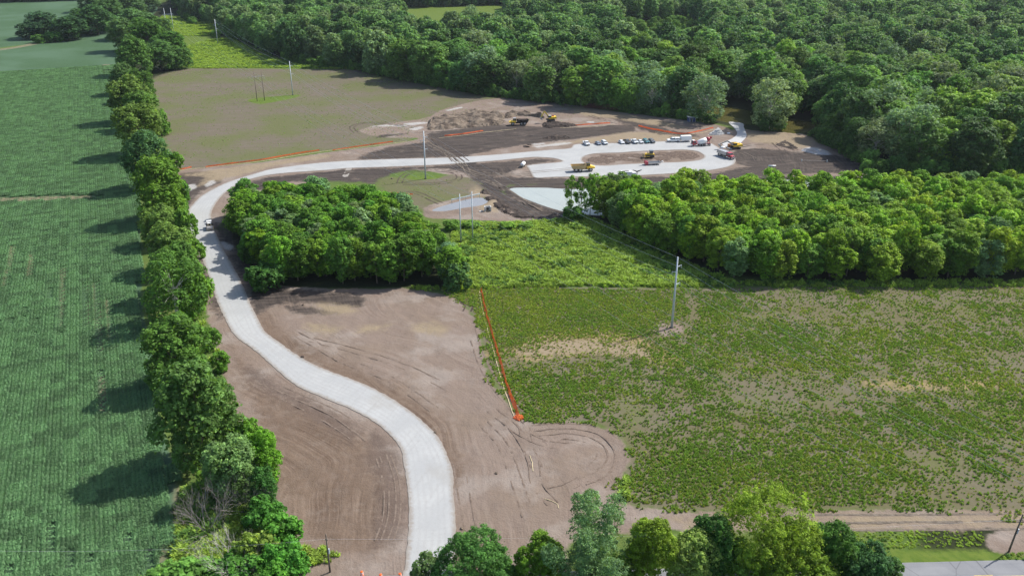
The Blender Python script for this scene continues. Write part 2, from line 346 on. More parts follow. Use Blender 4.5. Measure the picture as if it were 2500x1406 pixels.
# ------------------------------------------------------------------ ground sheet
def axis(lo, hi, fine, grow, c0, c1, far):
    a = [c0]
    while a[-1] < c1: a.append(a[-1] + fine)
    s = fine
    while a[-1] < hi: s *= grow; a.append(a[-1] + min(s, 6))
    s = fine; b = [c0]
    while b[-1] > lo: s *= grow; b.append(b[-1] - min(s, 6))
    return np.array([-far, -far * .4] + b[:0:-1] + a + [far * .4, far])
XS = axis(-700, 700, .85, 1.012, -115, 160, 7000); YS = axis(60, 1300, .75, 1.0035, 95, 235, 7000)
gx, gy = np.meshgrid(XS, YS); nx, ny = len(XS), len(YS); fx, fy_ = gx.ravel(), gy.ravel()
def sdf_grid(polys, far):
    out = np.full((ny, nx), -far)
    for p in polys:
        d = np.full((ny, nx), far * far); ins = np.zeros((ny, nx), bool); n = len(p)
        for i in range(n):
            ax, ay = p[i]; bx, by = p[(i + 1) % n]
            i0, i1 = np.searchsorted(XS, (min(ax, bx) - far, max(ax, bx) + far)); j0, j1 = np.searchsorted(YS, (min(ay, by) - far, max(ay, by) + far))
            if i1 > i0 and j1 > j0:
                px = XS[None, i0:i1]; py = YS[j0:j1, None]; ex, ey = bx - ax, by - ay
                q = np.clip(((px - ax) * ex + (py - ay) * ey) / (ex * ex + ey * ey + 1e-12), 0, 1)
                sub = d[j0:j1, i0:i1]; np.minimum(sub, (px - ax - q * ex) ** 2 + (py - ay - q * ey) ** 2, out=sub)
            r0, r1 = np.searchsorted(YS, (min(ay, by), max(ay, by)))
            for j in range(r0, r1):
                ins[j, :np.searchsorted(XS, (bx - ax) * (YS[j] - ay) / (by - ay) + ax)] ^= True
        d = np.sqrt(d); out = np.maximum(out, np.where(ins, d, -d))
    return out.ravel()
SG = {k: sdf_grid(ZW[k], 12.0) for k in ZW}
hz = ground_h(fx, fy_, (SG['brown'], sdf_grid([roadW, rampW], 12.0), sdf_grid([pondW, sheetW, riverW], 8.0)))
V = np.stack([fx, fy_, hz], 1)
ii = (np.arange(ny - 1)[:, None] * nx + np.arange(nx - 1)[None, :]).ravel()
gme = npmesh('ground', V, np.stack([ii, ii + 1, ii + nx + 1, ii + nx], 1), 4, True)
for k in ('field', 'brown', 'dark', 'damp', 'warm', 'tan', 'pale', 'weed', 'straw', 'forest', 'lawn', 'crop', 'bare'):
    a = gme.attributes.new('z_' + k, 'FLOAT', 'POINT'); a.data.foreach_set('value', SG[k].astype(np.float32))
rd = sdf_grid([roadW], 60.0); a = gme.attributes.new('z_road', 'FLOAT', 'POINT'); a.data.foreach_set('value', rd.astype(np.float32))
tc = gp(1430, 1110); a = gme.attributes.new('turn', 'FLOAT', 'POINT')
a.data.foreach_set('value', np.hypot(fx - tc[0], (fy_ - tc[1]) * 1.15).astype(np.float32))
g = link('ground', gme); tag(g, kind='structure')

t = NT('ground_soil_and_grass'); P = t.pos()
n1 = t.noise(P, .06, 6); n2 = t.noise(P, .5, 6, .65); n3 = t.noise(P, 2.6, 4, .7); n4 = t.noise(P, .018, 4)
nj = t.math('ADD', t.math('MULTIPLY', t.math('SUBTRACT', n2, .5), 6.0), t.math('MULTIPLY', t.math('SUBTRACT', t.noise(P, .16, 4), .5), 5.0))
def zone(k, soft=.7, jit=1.0):
    return t.ramp(t.math('ADD', t.attr('z_' + k), t.math('MULTIPLY', nj, jit)), -soft, soft)
# striations left by graders and tracks: stretched along the road, along the tilled rows, round the turning place
road = t.attr('z_road'); sep = t.n('SeparateXYZ'); t.L(P, sep.inputs[0])
warp = t.math('MULTIPLY', t.math('SUBTRACT', t.noise(P, .022, 2), .5), 14.0)
st1 = t.noise(t.comb(t.math('MULTIPLY', t.math('ADD', road, warp), 1.25), t.math('MULTIPLY', sep.outputs[1], .035), t.math('MULTIPLY', sep.outputs[0], .03)), 1.0, 5, .65)
st2 = t.noise(t.comb(t.math('MULTIPLY', t.attr('turn'), 1.1), t.math('MULTIPLY', sep.outputs[1], .05), t.math('MULTIPLY', sep.outputs[0], .05)), 1.0, 4, .6)
near_turn = t.ramp(t.attr('turn'), 9.5, 7.5)
st = t.n('Mix', data_type='FLOAT'); t.L(near_turn, st.inputs[0]); t.L(st1, st.inputs[2]); t.L(st2, st.inputs[3]); st = st.outputs[0]
st3 = t.noise(t.scale(t.rotz(P, math.radians(-8)), (.05, .9, 1)), 1.0, 5, .65)
# colours
c = t.mix(t.ramp(n2, .3, .7), (.055, .095, .02), (.095, .14, .032)); c = t.mix(t.ramp(n1, .45, .65), c, (.085, .115, .032))
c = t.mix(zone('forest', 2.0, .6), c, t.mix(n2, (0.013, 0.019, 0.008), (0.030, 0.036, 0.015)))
cropc = t.mix(t.ramp(n2, .3, .7), (.040, .082, .038), (.056, .106, .050)); cropc = t.mix(t.ramp(n4, .4, .65), cropc, (.066, .118, .068))
c = t.mix(zone('crop', .6, .25), c, cropc)
fieldc = t.mix(t.ramp(st3, .35, .65), (.135, .11, .09), (.105, .095, .062)); fieldc = t.mix(t.ramp(t.noise(P, .03, 5, .6), .40, .62, 0, .85), fieldc, (.098, .108, .042)); fieldc = t.mix(t.ramp(t.noise(P, .35, 5, .7), .5, .75, 0, .6), fieldc, (.085, .105, .035)); fieldc = t.mix(t.ramp(n3, .55, .75, 0, .4), fieldc, (.05, .055, .028))
c = t.mix(zone('field', 2.0, .6), c, fieldc)
c = t.mix(zone('lawn', 1.0, .5), c, t.mix(t.ramp(n2, .35, .65), (0.069, 0.114, 0.017), (0.102, 0.141, 0.025)))
rows_ = t.noise(t.scale(t.rotz(P, -ROWA), (1.6, .12, 1)), 1, 3)
weedc = t.mix(t.ramp(n1, .38, .62), (.130, .112, .082), (.112, .10, .056)); weedc = t.mix(t.ramp(t.noise(P, .09, 5, .6), .45, .68, 0, .55), weedc, (.10, .115, .038)); weedc = t.mix(t.ramp(n3, .48, .7, 0, .5), weedc, (.07, .09, .026)); weedc = t.mix(t.ramp(rows_, .5, .7, 0, .3), weedc, (.08, .085, .04))
weedc = t.mix(t.math('MULTIPLY', zone('straw', 2.5, 1.5), t.ramp(n2, .3, .6, .25, .8)), weedc, t.mix(n2, (0.216, 0.162, 0.072), (0.276, 0.216, 0.108)))
c = t.mix(zone('weed', 1.0, .5), c, weedc)
st = t.math('ADD', .5, t.math('MULTIPLY', t.math('SUBTRACT', st, .5), t.ramp(t.noise(P, .09, 3), .38, .62, .15, 1.0)))
brn = t.mix(t.ramp(st, .2, .8), (.15, .113, .092), (.205, .165, .138)); brn = t.mix(t.ramp(n1, .4, .7, 0, .5), brn, (.16, .122, .09)); brn = t.mix(t.ramp(t.noise(P, .07, 5, .6), .47, .66, 0, .75), brn, (.235, .203, .178)); brn = t.mix(t.ramp(t.noise(P, .9, 5, .7), .55, .75, 0, .4), brn, (.11, .083, .066)); brn = t.mix(t.ramp(n3, .60, .78, 0, .45), brn, (.085, .064, .05)); brn = t.mix(t.ramp(n3, .38, .25, 0, .4), brn, (.26, .225, .195))
c = t.mix(zone('brown', .6, .45), c, brn)
c = t.mix(t.math('MULTIPLY', zone('warm', 3.0, 1.0), t.ramp(n2, .25, .6, .55, 1)), c, t.mix(t.ramp(st, .3, .7), (.095, .066, .048), (.165, .122, .092)))
c = t.mix(t.math('MULTIPLY', zone('damp', 2.2, 1.3), t.ramp(st, .3, .6, .35, .85)), c, t.mix(n3, (.075, .055, .045), (.125, .095, .08)))
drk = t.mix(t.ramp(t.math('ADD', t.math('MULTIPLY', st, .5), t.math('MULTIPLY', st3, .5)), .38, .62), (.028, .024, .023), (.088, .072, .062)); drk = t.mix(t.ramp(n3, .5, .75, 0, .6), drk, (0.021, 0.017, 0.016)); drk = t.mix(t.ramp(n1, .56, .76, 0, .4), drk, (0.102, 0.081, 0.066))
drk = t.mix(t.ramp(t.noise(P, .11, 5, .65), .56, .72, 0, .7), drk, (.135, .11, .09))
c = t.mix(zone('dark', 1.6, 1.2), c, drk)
c = t.mix(t.math('MULTIPLY', zone('tan', 2.2, 1.0), t.ramp(n2, .28, .5, .35, .95)), c, t.mix(n3, (0.180, 0.141, 0.093), (0.264, 0.216, 0.150)))
c = t.mix(t.math('MULTIPLY', zone('bare', .8, .15), t.ramp(n2, .3, .6, .2, .9)), c, (0.180, 0.153, 0.099))
c = t.mix(t.math('MULTIPLY', zone('pale', .8, .5), t.ramp(n3, .3, .55, .2, 1)), c, (0.330, 0.324, 0.312))
bh = t.math('ADD', t.math('MULTIPLY', st, .5), t.math('ADD', t.math('MULTIPLY', n3, .35), n2))
soil = t.math('MAXIMUM', t.ramp(t.attr('z_brown'), -1, 1), t.ramp(t.attr('z_dark'), -1, 1))
b = t.n('Bump'); t.L(bh, b.inputs['Height']); t.L(t.math('MULTIPLY_ADD', soil, .4, .25), b.inputs['Strength']); b.inputs['Distance'].default_value = .45
gme.materials.append(t.fin(t.pbr(c, .95, 0, .1, b.outputs[0])))

# ------------------------------------------------------------------ roads and water
def slab(name, outline, holes, ztop, zbot, mat, jit=.12, seed=0, label=None, kind='structure'):
    rng = np.random.default_rng(seed); loops = []
    for lp in [outline] + holes:
        lp = np.asarray(lp); d = np.roll(lp, -1, 0) - np.roll(lp, 1, 0); nn = np.stack([d[:, 1], -d[:, 0]], 1) / (np.linalg.norm(d, axis=1)[:, None] + 1e-9)
        j = (fbm(lp[:, 0] * .9, lp[:, 1] * .9, seed, 3) - .5) * 2 * jit; loops.append(lp + nn * j[:, None])
    tri = tessellate_polygon([[Vector((p[0], p[1], 0)) for p in lp] for lp in loops])
    allp = np.concatenate(loops); n = len(allp)
    v = [(x, y, ztop) for x, y in allp] + [(x, y, zbot) for x, y in allp]; f = [tuple(q) for q in tri]; o = 0
    for lp in loops:
        m = len(lp)
        for i in range(m): a, b_ = o + i, o + (i + 1) % m; f.append((a, b_, b_ + n, a + n))
        o += m
    me = bpy.data.meshes.new(name); me.from_pydata(v, [], f); me.update()
    bm = bmesh.new(); bm.from_mesh(me); bmesh.ops.recalc_face_normals(bm, faces=bm.faces)
    if sum(q.normal.z * q.calc_area() for q in bm.faces) < 0: bmesh.ops.reverse_faces(bm, faces=bm.faces)
    bm.to_mesh(me); bm.free()
    o = link(name, me, None, mat); tag(o, kind=kind); return o

def road_sheet():
    """the stone road as a fine sheet cut from the site grid, so that wear can follow its edge"""
    step = .7; x0, y0 = roadW.min(0) - 1; x1, y1 = roadW.max(0) + 1; ax = np.arange(x0, x1, step); ay = np.concatenate([np.arange(max(y0, 98), 300, step), np.arange(300, y1, 1.0)])
    global XS, YS, nx, ny; keep = (XS, YS, nx, ny); XS, YS = ax, ay; nx, ny = len(ax), len(ay)
    s_ = np.minimum(sdf_grid([roadW], 8.0), -sdf_grid([islandW], 8.0)); X, Y = np.meshgrid(ax, ay); X, Y = X.ravel(), Y.ravel(); e_ = s_ + (fbm(X * 1.1, Y * 1.1, 4, 3) - .5) * .55
    i0 = (np.arange(ny - 1)[:, None] * nx + np.arange(nx - 1)).ravel(); Q = np.stack([i0, i0 + 1, i0 + nx + 1, i0 + nx], 1); k_ = (e_[Q] > 0).sum(1)
    full = Q[k_ == 4]; u, inv = np.unique(full, return_inverse=True); vs = [(X[i], Y[i], .10) for i in u]; ed = list(e_[u]); fs = [tuple(q) for q in inv.reshape(-1, 4)]; idx = {int(i): n for n, i in enumerate(u)}; cut = {}
    def vid(i):
        if i not in idx: idx[i] = len(vs); vs.append((X[i], Y[i], .10)); ed.append(e_[i])
        return idx[i]
    def cid(a, b):
        k = (min(a, b), max(a, b))
        if k not in cut: q = e_[a] / (e_[a] - e_[b]); cut[k] = len(vs); vs.append((X[a] + (X[b] - X[a]) * q, Y[a] + (Y[b] - Y[a]) * q, .085)); ed.append(0.0)
        return cut[k]
    low = {}
    for q in Q[(k_ > 0) & (k_ < 4)]:
        q = [int(i) for i in q]; poly = []; cs = []
        for n in range(4):
            a, b = q[n], q[(n + 1) % 4]
            if e_[a] > 0: poly.append(vid(a))
            if (e_[a] > 0) != (e_[b] > 0): c_ = cid(a, b); poly.append(c_); cs.append(c_)
        if len(poly) > 2: fs.append(tuple(poly))
        if len(cs) == 2:
            l_ = []
            for c_ in cs:
                if c_ not in low: low[c_] = len(vs); x_, y_, z_ = vs[c_]; vs.append((x_, y_, -.3)); ed.append(-.1)
                l_.append(low[c_])
            fs.append((cs[1], cs[0], l_[0], l_[1]))
    me = bpy.data.meshes.new('road'); me.from_pydata(vs, [], fs); me.update()
    a_ = me.attributes.new('edge', 'FLOAT', 'POINT'); a_.data.foreach_set('value', np.array(ed, np.float32)); XS, YS, nx, ny = keep
    return tag(link('road', me, None, roadmat), kind='structure')
t = NT('crushed_stone_road'); P = t.pos()
a = t.noise(P, .12, 5); b_ = t.noise(P, 1.1, 6, .7); d = t.noise(t.scale(t.rotz(P, .35), (1.2, .06, 1)), 1, 4); e = t.noise(P, 6, 3, .7)
c = t.mix(t.ramp(a, .35, .7), (0.300, 0.309, 0.312), (0.345, 0.354, 0.354)); c = t.mix(t.ramp(b_, .45, .75, 0, .4), c, (0.258, 0.261, 0.258)); c = t.mix(t.ramp(d, .5, .72, 0, .35), c, (0.270, 0.270, 0.264)); c = t.mix(t.ramp(e, .5, .8, 0, .35), c, (0.396, 0.402, 0.402))
c = t.mix(t.ramp(t.noise(P, .05, 3), .58, .72, 0, .45), c, (0.240, 0.228, 0.204))
rx = t.attr('edge')
c = t.mix(t.math('MULTIPLY', t.ramp(t.math('ADD', rx, t.math('MULTIPLY', t.math('SUBTRACT', b_, .5), 2.2)), 1.1, .1), .75), c, (.21, .18, .15))
c = t.mix(t.math('MULTIPLY', t.ramp(t.math('ABSOLUTE', t.math('SUBTRACT', t.math('PINGPONG', t.math('SUBTRACT', rx, 1.4), 1.1), .55)), .35, .1), t.ramp(a, .3, .6, .03, .2)), c, (.25, .24, .23))
roadmat = t.fin(t.pbr(c, .9, 0, .2, t.bump(t.math('ADD', b_, t.math('MULTIPLY', e, .4)), .35, .08)))
ro = road_sheet()
t = NT('poured_concrete'); P = t.pos(); a = t.noise(P, .2, 5); b_ = t.noise(t.scale(P, (.4, 1.5, 1)), 1, 4)
c = t.mix(t.ramp(a, .35, .65), (0.360, 0.366, 0.372), (0.396, 0.402, 0.402)); c = t.mix(t.ramp(b_, .5, .75, 0, .35), c, (0.300, 0.318, 0.336))
slab('ramp', rampW, [], .16, -.9, t.fin(t.pbr(c, .8, 0, .3)), .02, 5)
slab('path', smooth(gpl(SPUR), .8, True), [], .07, -.5, roadmat, .1, 6)
# asphalt road along the bottom edge with its lines
A0, A1 = np.array(gp(1300, 1396)), np.array(gp(2500, 1366)); ad = (A1 - A0) / np.linalg.norm(A1 - A0); an = np.array([ad[1], -ad[0]])
asp = [A0 - ad * 600, A1 + ad * 600, A1 + ad * 600 + an * 7.4, A0 - ad * 600 + an * 7.4]
t = NT('old_asphalt'); P = t.pos(); a = t.noise(P, .25, 5); b_ = t.noise(P, 5, 4, .7); d = t.noise(t.scale(t.rotz(P, -math.atan2(ad[1], ad[0])), (.02, 1.3, 1)), 1, 4)
c = t.mix(t.ramp(a, .35, .7), (0.162, 0.168, 0.180), (0.192, 0.198, 0.210)); c = t.mix(t.ramp(d, .45, .7, 0, .5), c, (0.138, 0.144, 0.156)); c = t.mix(t.ramp(b_, .5, .8, 0, .35), c, (0.240, 0.240, 0.246))
vor = t.n('TexVoronoi', feature='DISTANCE_TO_EDGE'); vor.inputs['Scale'].default_value = .13; t.L(P, vor.inputs['Vector'])
c = t.mix(t.ramp(vor.outputs['Distance'], .012, .004, 0, .5), c, (0.072, 0.072, 0.078))
slab('asphalt_road', [asp[0] + ad * k * 2 for k in range(int(np.linalg.norm(asp[1] - asp[0]) / 2))] + [asp[2] - ad * k * 2 for k in range(int(np.linalg.norm(asp[1] - asp[0]) / 2))], [], .06, -.5, t.fin(t.pbr(c, .85, 0, .3)), .1, 7)
def strip(name, p0, p1, wd, z, mat):
    p0, p1 = np.array(p0), np.array(p1); d = (p1 - p0) / np.linalg.norm(p1 - p0); n = np.array([-d[1], d[0]]) * wd / 2
    mb = MB().plate([(*(p0 - n), z), (*(p1 - n), z), (*(p1 + n), z), (*(p0 + n), z)], .004); return mb
mb = MB()
for k in range(-6, 20):
    q = A1 + an * 3.45 + ad * (k * 12.2 - 96); s_ = strip('', q, q + ad * 3.2, .12, .064, None); mb.add(s_.v, s_.f)
q = A1 + an * 3.75; s_ = strip('', q - ad * 250, q + ad * 150, .12, .064, None); mb.add(s_.v, s_.f)
tag(mb.build('road_marking', M['yellowline']), kind='structure')

def watermat(name, col, rough=.06):
    t = NT(name); P = t.pos(); a = t.noise(P, .15, 4); r = t.noise(P, 1.4, 3)
    c = t.mix(a, tuple(x * .9 for x in col), tuple(x * 1.1 for x in col))
    return t.fin(t.pbr(c, rough, 0, .5, t.bump(r, .06, .05)))
slab('pond_water', pondW, [], -.12, -.6, watermat('silty_pond', (.30, .325, .30), .25), 0, 8)
slab('puddle_water', sheetW, [], -.10, -.5, watermat('shallow_puddle', (.2, .2, .2), .1), .1, 9)
slab('river_water', riverW, [], -.12, -.8, watermat('murky_river', (.075, .07, .02), .2), .2, 10)
# ------------------------------------------------------------------ vegetation
def leafmat(name, col, var=.35, trans=.38, tint=True, sheen=.12):
    """foliage: object colour (or own colour) varied from clump to clump"""
    t = NT(name); oi = t.n('ObjectInfo'); base = oi.outputs['Color'] if tint else t.mix(oi.outputs['Random'], tuple(x * .72 for x in col), tuple(x * 1.3 for x in col))
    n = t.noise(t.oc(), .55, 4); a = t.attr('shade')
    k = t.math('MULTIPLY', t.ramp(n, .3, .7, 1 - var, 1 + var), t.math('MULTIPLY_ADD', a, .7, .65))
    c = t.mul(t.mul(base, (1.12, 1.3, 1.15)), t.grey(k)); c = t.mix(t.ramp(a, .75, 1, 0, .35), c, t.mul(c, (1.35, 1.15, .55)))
    d = t.pbr(c, .6, 0, sheen); tr = t.n('BsdfTranslucent'); t.L(t.mul(c, (1.25, 1.2, .5)), tr.inputs[0])
    m = t.n('MixShader'); m.inputs[0].default_value = trans; t.t.links.new(d, m.inputs[1]); t.t.links.new(tr.outputs[0], m.inputs[2])
    return t.fin(m.outputs[0])
def barkmat(name, col):
    t = NT(name); n = t.noise(t.scale(t.oc(), (1, 1, .25)), 3, 5)
    return t.fin(t.pbr(t.mix(t.ramp(n, .3, .7), tuple(x * .6 for x in col), tuple(x * 1.3 for x in col)), .9, 0, .1))
M['leaf'] = leafmat('tree_leaves', (1, 1, 1)); M['bark'] = barkmat('tree_bark', (.16, .13, .10)); M['palebark'] = barkmat('pale_bark', (.5, .47, .42)); M['twig'] = barkmat('dry_twigs', (.24, .215, .20))

def unit(v): return v / (np.linalg.norm(v, axis=-1, keepdims=True) + 1e-9)
def leaf_quads(P, N, S, rng, aspect=1.5):
    r = unit(rng.normal(size=P.shape)); t = unit(np.cross(N, r)); b = np.cross(N, t)
    s = S[:, None]; c = [P - t * s * aspect / 2 - b * s * .1, P + b * s * .5, P + t * s * aspect / 2 + b * s * .08, P - b * s * .5]
    V = np.stack(c, 1).reshape(-1, 3); n = len(P)
    return V, np.arange(4 * n).reshape(n, 4)
def leaf_mesh(name, P, N, S, shade, rng, aspect=1.5):
    V, Q = leaf_quads(P, N, S, rng, aspect); me = npmesh(name, V, Q, 4)
    a = me.attributes.new('shade', 'FLOAT', 'POINT'); a.data.foreach_set('value', np.repeat(shade, 4).astype(np.float32)); return me

def crown(seed, R, z0, z1, lobes=10, clumps=26, leaves=22, leaf=.42, lobe_r=.45, clump_r=.9, shape='round', dense=1.0, up=.6, stretch=1.1):
    """leaves grouped in tufts, tufts over the lobes, lobes through the crown's volume"""
    rng = np.random.default_rng(seed); h = (z1 - z0) / 2; zc = (z0 + z1) / 2; LC = []; LR = []
    for i in range(lobes):
        k = (i + .5) / lobes; zz = 1 - 1.75 * k + rng.normal() * .12; zz = max(-.95, min(.95, zz)); a = i * 2.399 + rng.normal() * .35 + seed
        w = math.sqrt(max(0, 1 - zz * zz))
        if shape == 'vase': w *= .55 + .5 * (zz + 1) / 2
        if shape == 'cone': w = (1 - zz) / 2 * 1.1
        if shape == 'flat': w = w ** .6
        if shape == 'plume':
            ray = i % 9; k2 = .12 + .88 * (i // 9 + .5) / max(1, math.ceil(lobes / 9)); a = ray * .698 + seed; hf = (1, .6, .82, .66, .95, .55, .78, .7, .88)[ray]; w = (.12, .95, .62, .9, .25, 1, .7, .85, .45)[ray] * (.15 + .85 * k2); zz = -1 + 2 * k2 * hf
        r = R * lobe_r * rng.uniform(.75, 1.2) * (1.25 - .6 * (shape == 'plume') * (i // 9) / max(1, lobes / 9)); q = max(0, 1 - .8 * lobe_r) * rng.uniform(.8, 1.12)
        LC.append((math.cos(a) * w * R * q, math.sin(a) * w * R * q, zc + zz * h * (1 - .55 * lobe_r))); LR.append(r)
    LC = np.array(LC); LR = np.array(LR); rz = min(stretch, .75 * h / R + .25)
    P = []; N = []; S = []; SH = []
    for c, r in zip(LC, LR):
        d = unit(rng.normal(size=(clumps, 3)) + unit(c - np.array([0, 0, zc - h * .4])) * .75 + np.array([0, 0, .25])); cc = c + d * r * rng.uniform(.72, 1.08, (clumps, 1)) * np.array([1, 1, rz])
        for q in cc:
            cr = clump_r * rng.uniform(.6, 1.3); n = max(4, int(leaves * rng.uniform(.7, 1.3) * dense))
            e = unit(rng.normal(size=(n, 3)) + unit(q - c)[None] * .5 + np.array([0, 0, .3])); p = q + e * cr * rng.uniform(.35, 1, (n, 1)) ** .5 * np.array([1, 1, .75])
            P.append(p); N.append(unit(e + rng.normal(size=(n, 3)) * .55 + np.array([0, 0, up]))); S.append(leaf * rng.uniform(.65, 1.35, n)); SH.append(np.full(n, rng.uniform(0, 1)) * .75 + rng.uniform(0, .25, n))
    for c, r in zip(LC, LR):
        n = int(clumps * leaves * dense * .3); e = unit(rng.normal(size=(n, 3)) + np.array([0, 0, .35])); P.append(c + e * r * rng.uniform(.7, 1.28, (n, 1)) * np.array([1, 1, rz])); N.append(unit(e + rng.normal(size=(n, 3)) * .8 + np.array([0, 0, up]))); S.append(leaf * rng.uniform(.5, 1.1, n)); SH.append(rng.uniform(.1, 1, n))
    P = np.concatenate(P); q = np.hypot(P[:, 0], P[:, 1]); fr = R / np.quantile(q, .86 if shape == 'plume' else .97); lo, hi = np.quantile(P[:, 2], .01), np.quantile(P[:, 2], .997)
    f2 = (z1 - z0) / (hi - lo); P = (P - np.array([0, 0, lo])) * np.array([fr, fr, f2]) + np.array([0, 0, z0]); LC = (LC - np.array([0, 0, lo])) * np.array([fr, fr, f2]) + np.array([0, 0, z0])
    return P, np.concatenate(N), np.concatenate(S), np.concatenate(SH), LC
def trunk_mb(seed, zt, r, LC, limb=True, lean=0.0, nl=7):
    rng = random.Random(seed); mb = MB(); ox = rng.uniform(-.3, .3) + lean
    pts = [(0, 0, -.4), (ox * .2, 0, zt * .3), (ox * .6, rng.uniform(-.2, .2), zt * .65), (ox, rng.uniform(-.3, .3), zt)]
    mb.tube(pts, [r * 1.25, r, r * .75, r * .4], 7)
    if limb:
        for c in list(LC)[:nl]:
            z = zt * rng.uniform(.4, .8); s = Vector((ox * .6, 0, z)); e = Vector(c); m = (s + e) / 2 + Vector((0, 0, .5))
            mb.tube([s, m, e], [r * .45, r * .3, r * .1], 5, False)
    return mb
def bare_branches(seed, R, H, n=26, r0=.09, spread=1.0):
    """leafless crown: forks three times"""
    rng = random.Random(seed); mb = MB()
    def grow(p, d, L, r, lv):
        q = p + d * L; mb.tube([p, (p + q) / 2 + Vector((rng.uniform(-1, 1), rng.uniform(-1, 1), rng.uniform(-.5, 1))) * L * .07, q], [r, r * .75, r * .5], 4, False)
        if lv == 0: return
        for _ in range(rng.choice((3, 4)) if lv > 1 else 4):
            nd = (d + Vector((rng.uniform(-1, 1), rng.uniform(-1, 1), rng.uniform(-.45, .7))) * .75).normalized(); grow(p + d * L * rng.uniform(.5, 1), nd, L * rng.uniform(.5, .75), r * .5, lv - 1)
    k = max(3, n // 6)
    for i in range(k):
        a = 2 * math.pi * i / k + rng.uniform(-.3, .3); t = rng.uniform(.15, .75) * spread
        grow(Vector((0, 0, 0)), Vector((math.cos(a) * t, math.sin(a) * t, 1)).normalized(), H * rng.uniform(.4, .52), r0, 3)
    return mb

KIND = {}; LG = 1.0
def kind(key, seeds, trunk_r=.25, bark='bark', limbs=True, nl=7, aspect=1.5, **kw):
    out = []
    for s in seeds:
        P, N, S, SH, LC = crown(s, **kw); rng = np.random.default_rng(s + 99)
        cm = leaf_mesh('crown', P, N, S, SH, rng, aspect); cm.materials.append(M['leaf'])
        mb = trunk_mb(s, kw['z0'] + (kw['z1'] - kw['z0']) * .6, trunk_r, LC, limbs, 0, nl); tm = bpy.data.meshes.new('trunk'); tm.from_pydata(mb.v, [], mb.f); tm.update(); tm.materials.append(M[bark])
        out.append((cm, tm, kw['z1'], kw['R']))
    KIND[key] = out
kind('grove', range(11, 19), .16, 'bark', R=4.1, z0=2.0, z1=15, lobes=26, clumps=17, leaves=17, leaf=.34, lobe_r=.25, clump_r=.6, shape='vase', stretch=1.7)
kind('forest', range(21, 29), .4, 'bark', R=8.5, z0=2.0, z1=23, lobes=17, clumps=34, leaves=16, leaf=.62, lobe_r=.36, clump_r=1.25)
kind('tallgrove', range(61, 64), .15, 'bark', R=2.9, z0=3.0, z1=17, lobes=16, clumps=14, leaves=15, leaf=.34, lobe_r=.3, clump_r=.6)
kind('sycamore', range(31, 35), .5, 'palebark', nl=16, R=9.0, z0=3.0, z1=25, lobes=20, clumps=26, leaves=12, leaf=.55, lobe_r=.32, clump_r=1.2, dense=.8)
kind('forestb', range(65, 70), .4, 'bark', R=8.0, z0=2.0, z1=23, lobes=30, clumps=24, leaves=14, leaf=.55, lobe_r=.24, clump_r=1.05, shape='vase')
kind('hedge', range(41, 47), .3, 'bark', R=5.0, z0=1.2, z1=15, lobes=15, clumps=30, leaves=22, leaf=.36, lobe_r=.38, clump_r=.8)
kind('bush', range(51, 56), .1, 'bark', limbs=False, R=2.6, z0=.0, z1=4.2, lobes=9, clumps=18, leaves=18, leaf=.3, lobe_r=.45, clump_r=.5, shape='flat')

def make_tree(name, key, i, loc, H, R, col, label, cat, group, rz=0.0, parts=True):
    cm, tm, h0, r0 = KIND[key][i % len(KIND[key])]; sx = R / r0; sz = H / h0
    if parts:
        e = empty(name, loc, rz); e.scale = (sx, sx, sz)
        c = link('crown', cm, e); c.color = (*[min(1, x * LG) for x in col], 1); link('trunk', tm, e)
    else:
        e = link(name, cm); e.location = loc; e.rotation_euler = (0, 0, rz); e.scale = (sx, sx, sz); e.color = (*[min(1, x * LG) for x in col], 1)
    return tag(e, label, cat, group)
ORD = ['leftmost', 'second', 'third', 'fourth', 'fifth', 'sixth', 'seventh', 'eighth', 'ninth', 'tenth', 'eleventh', 'twelfth', 'thirteenth', 'fourteenth', 'fifteenth', 'sixteenth', 'seventeenth', 'eighteenth', 'nineteenth', 'twentieth']
def ordinal(i):
    if i < 20: return ORD[i] if i else 'first'
    t_ = ('twent', 'thirt', 'fort', 'fift', 'sixt')[(i + 1) // 10 - 2]; u_ = (i + 1) % 10
    return t_ + 'ieth' if u_ == 0 else t_ + 'y-' + (ORD[u_ - 1] if u_ > 1 else 'first')
def from_left(i, n):
    if n == 1: return 'the only one'
    if i == 0: return 'leftmost'
    if i == n - 1: return 'rightmost'
    return ordinal(i) + ' from the left' if i <= n / 2 else ordinal(n - 1 - i) + ' from right'
TONES = {}

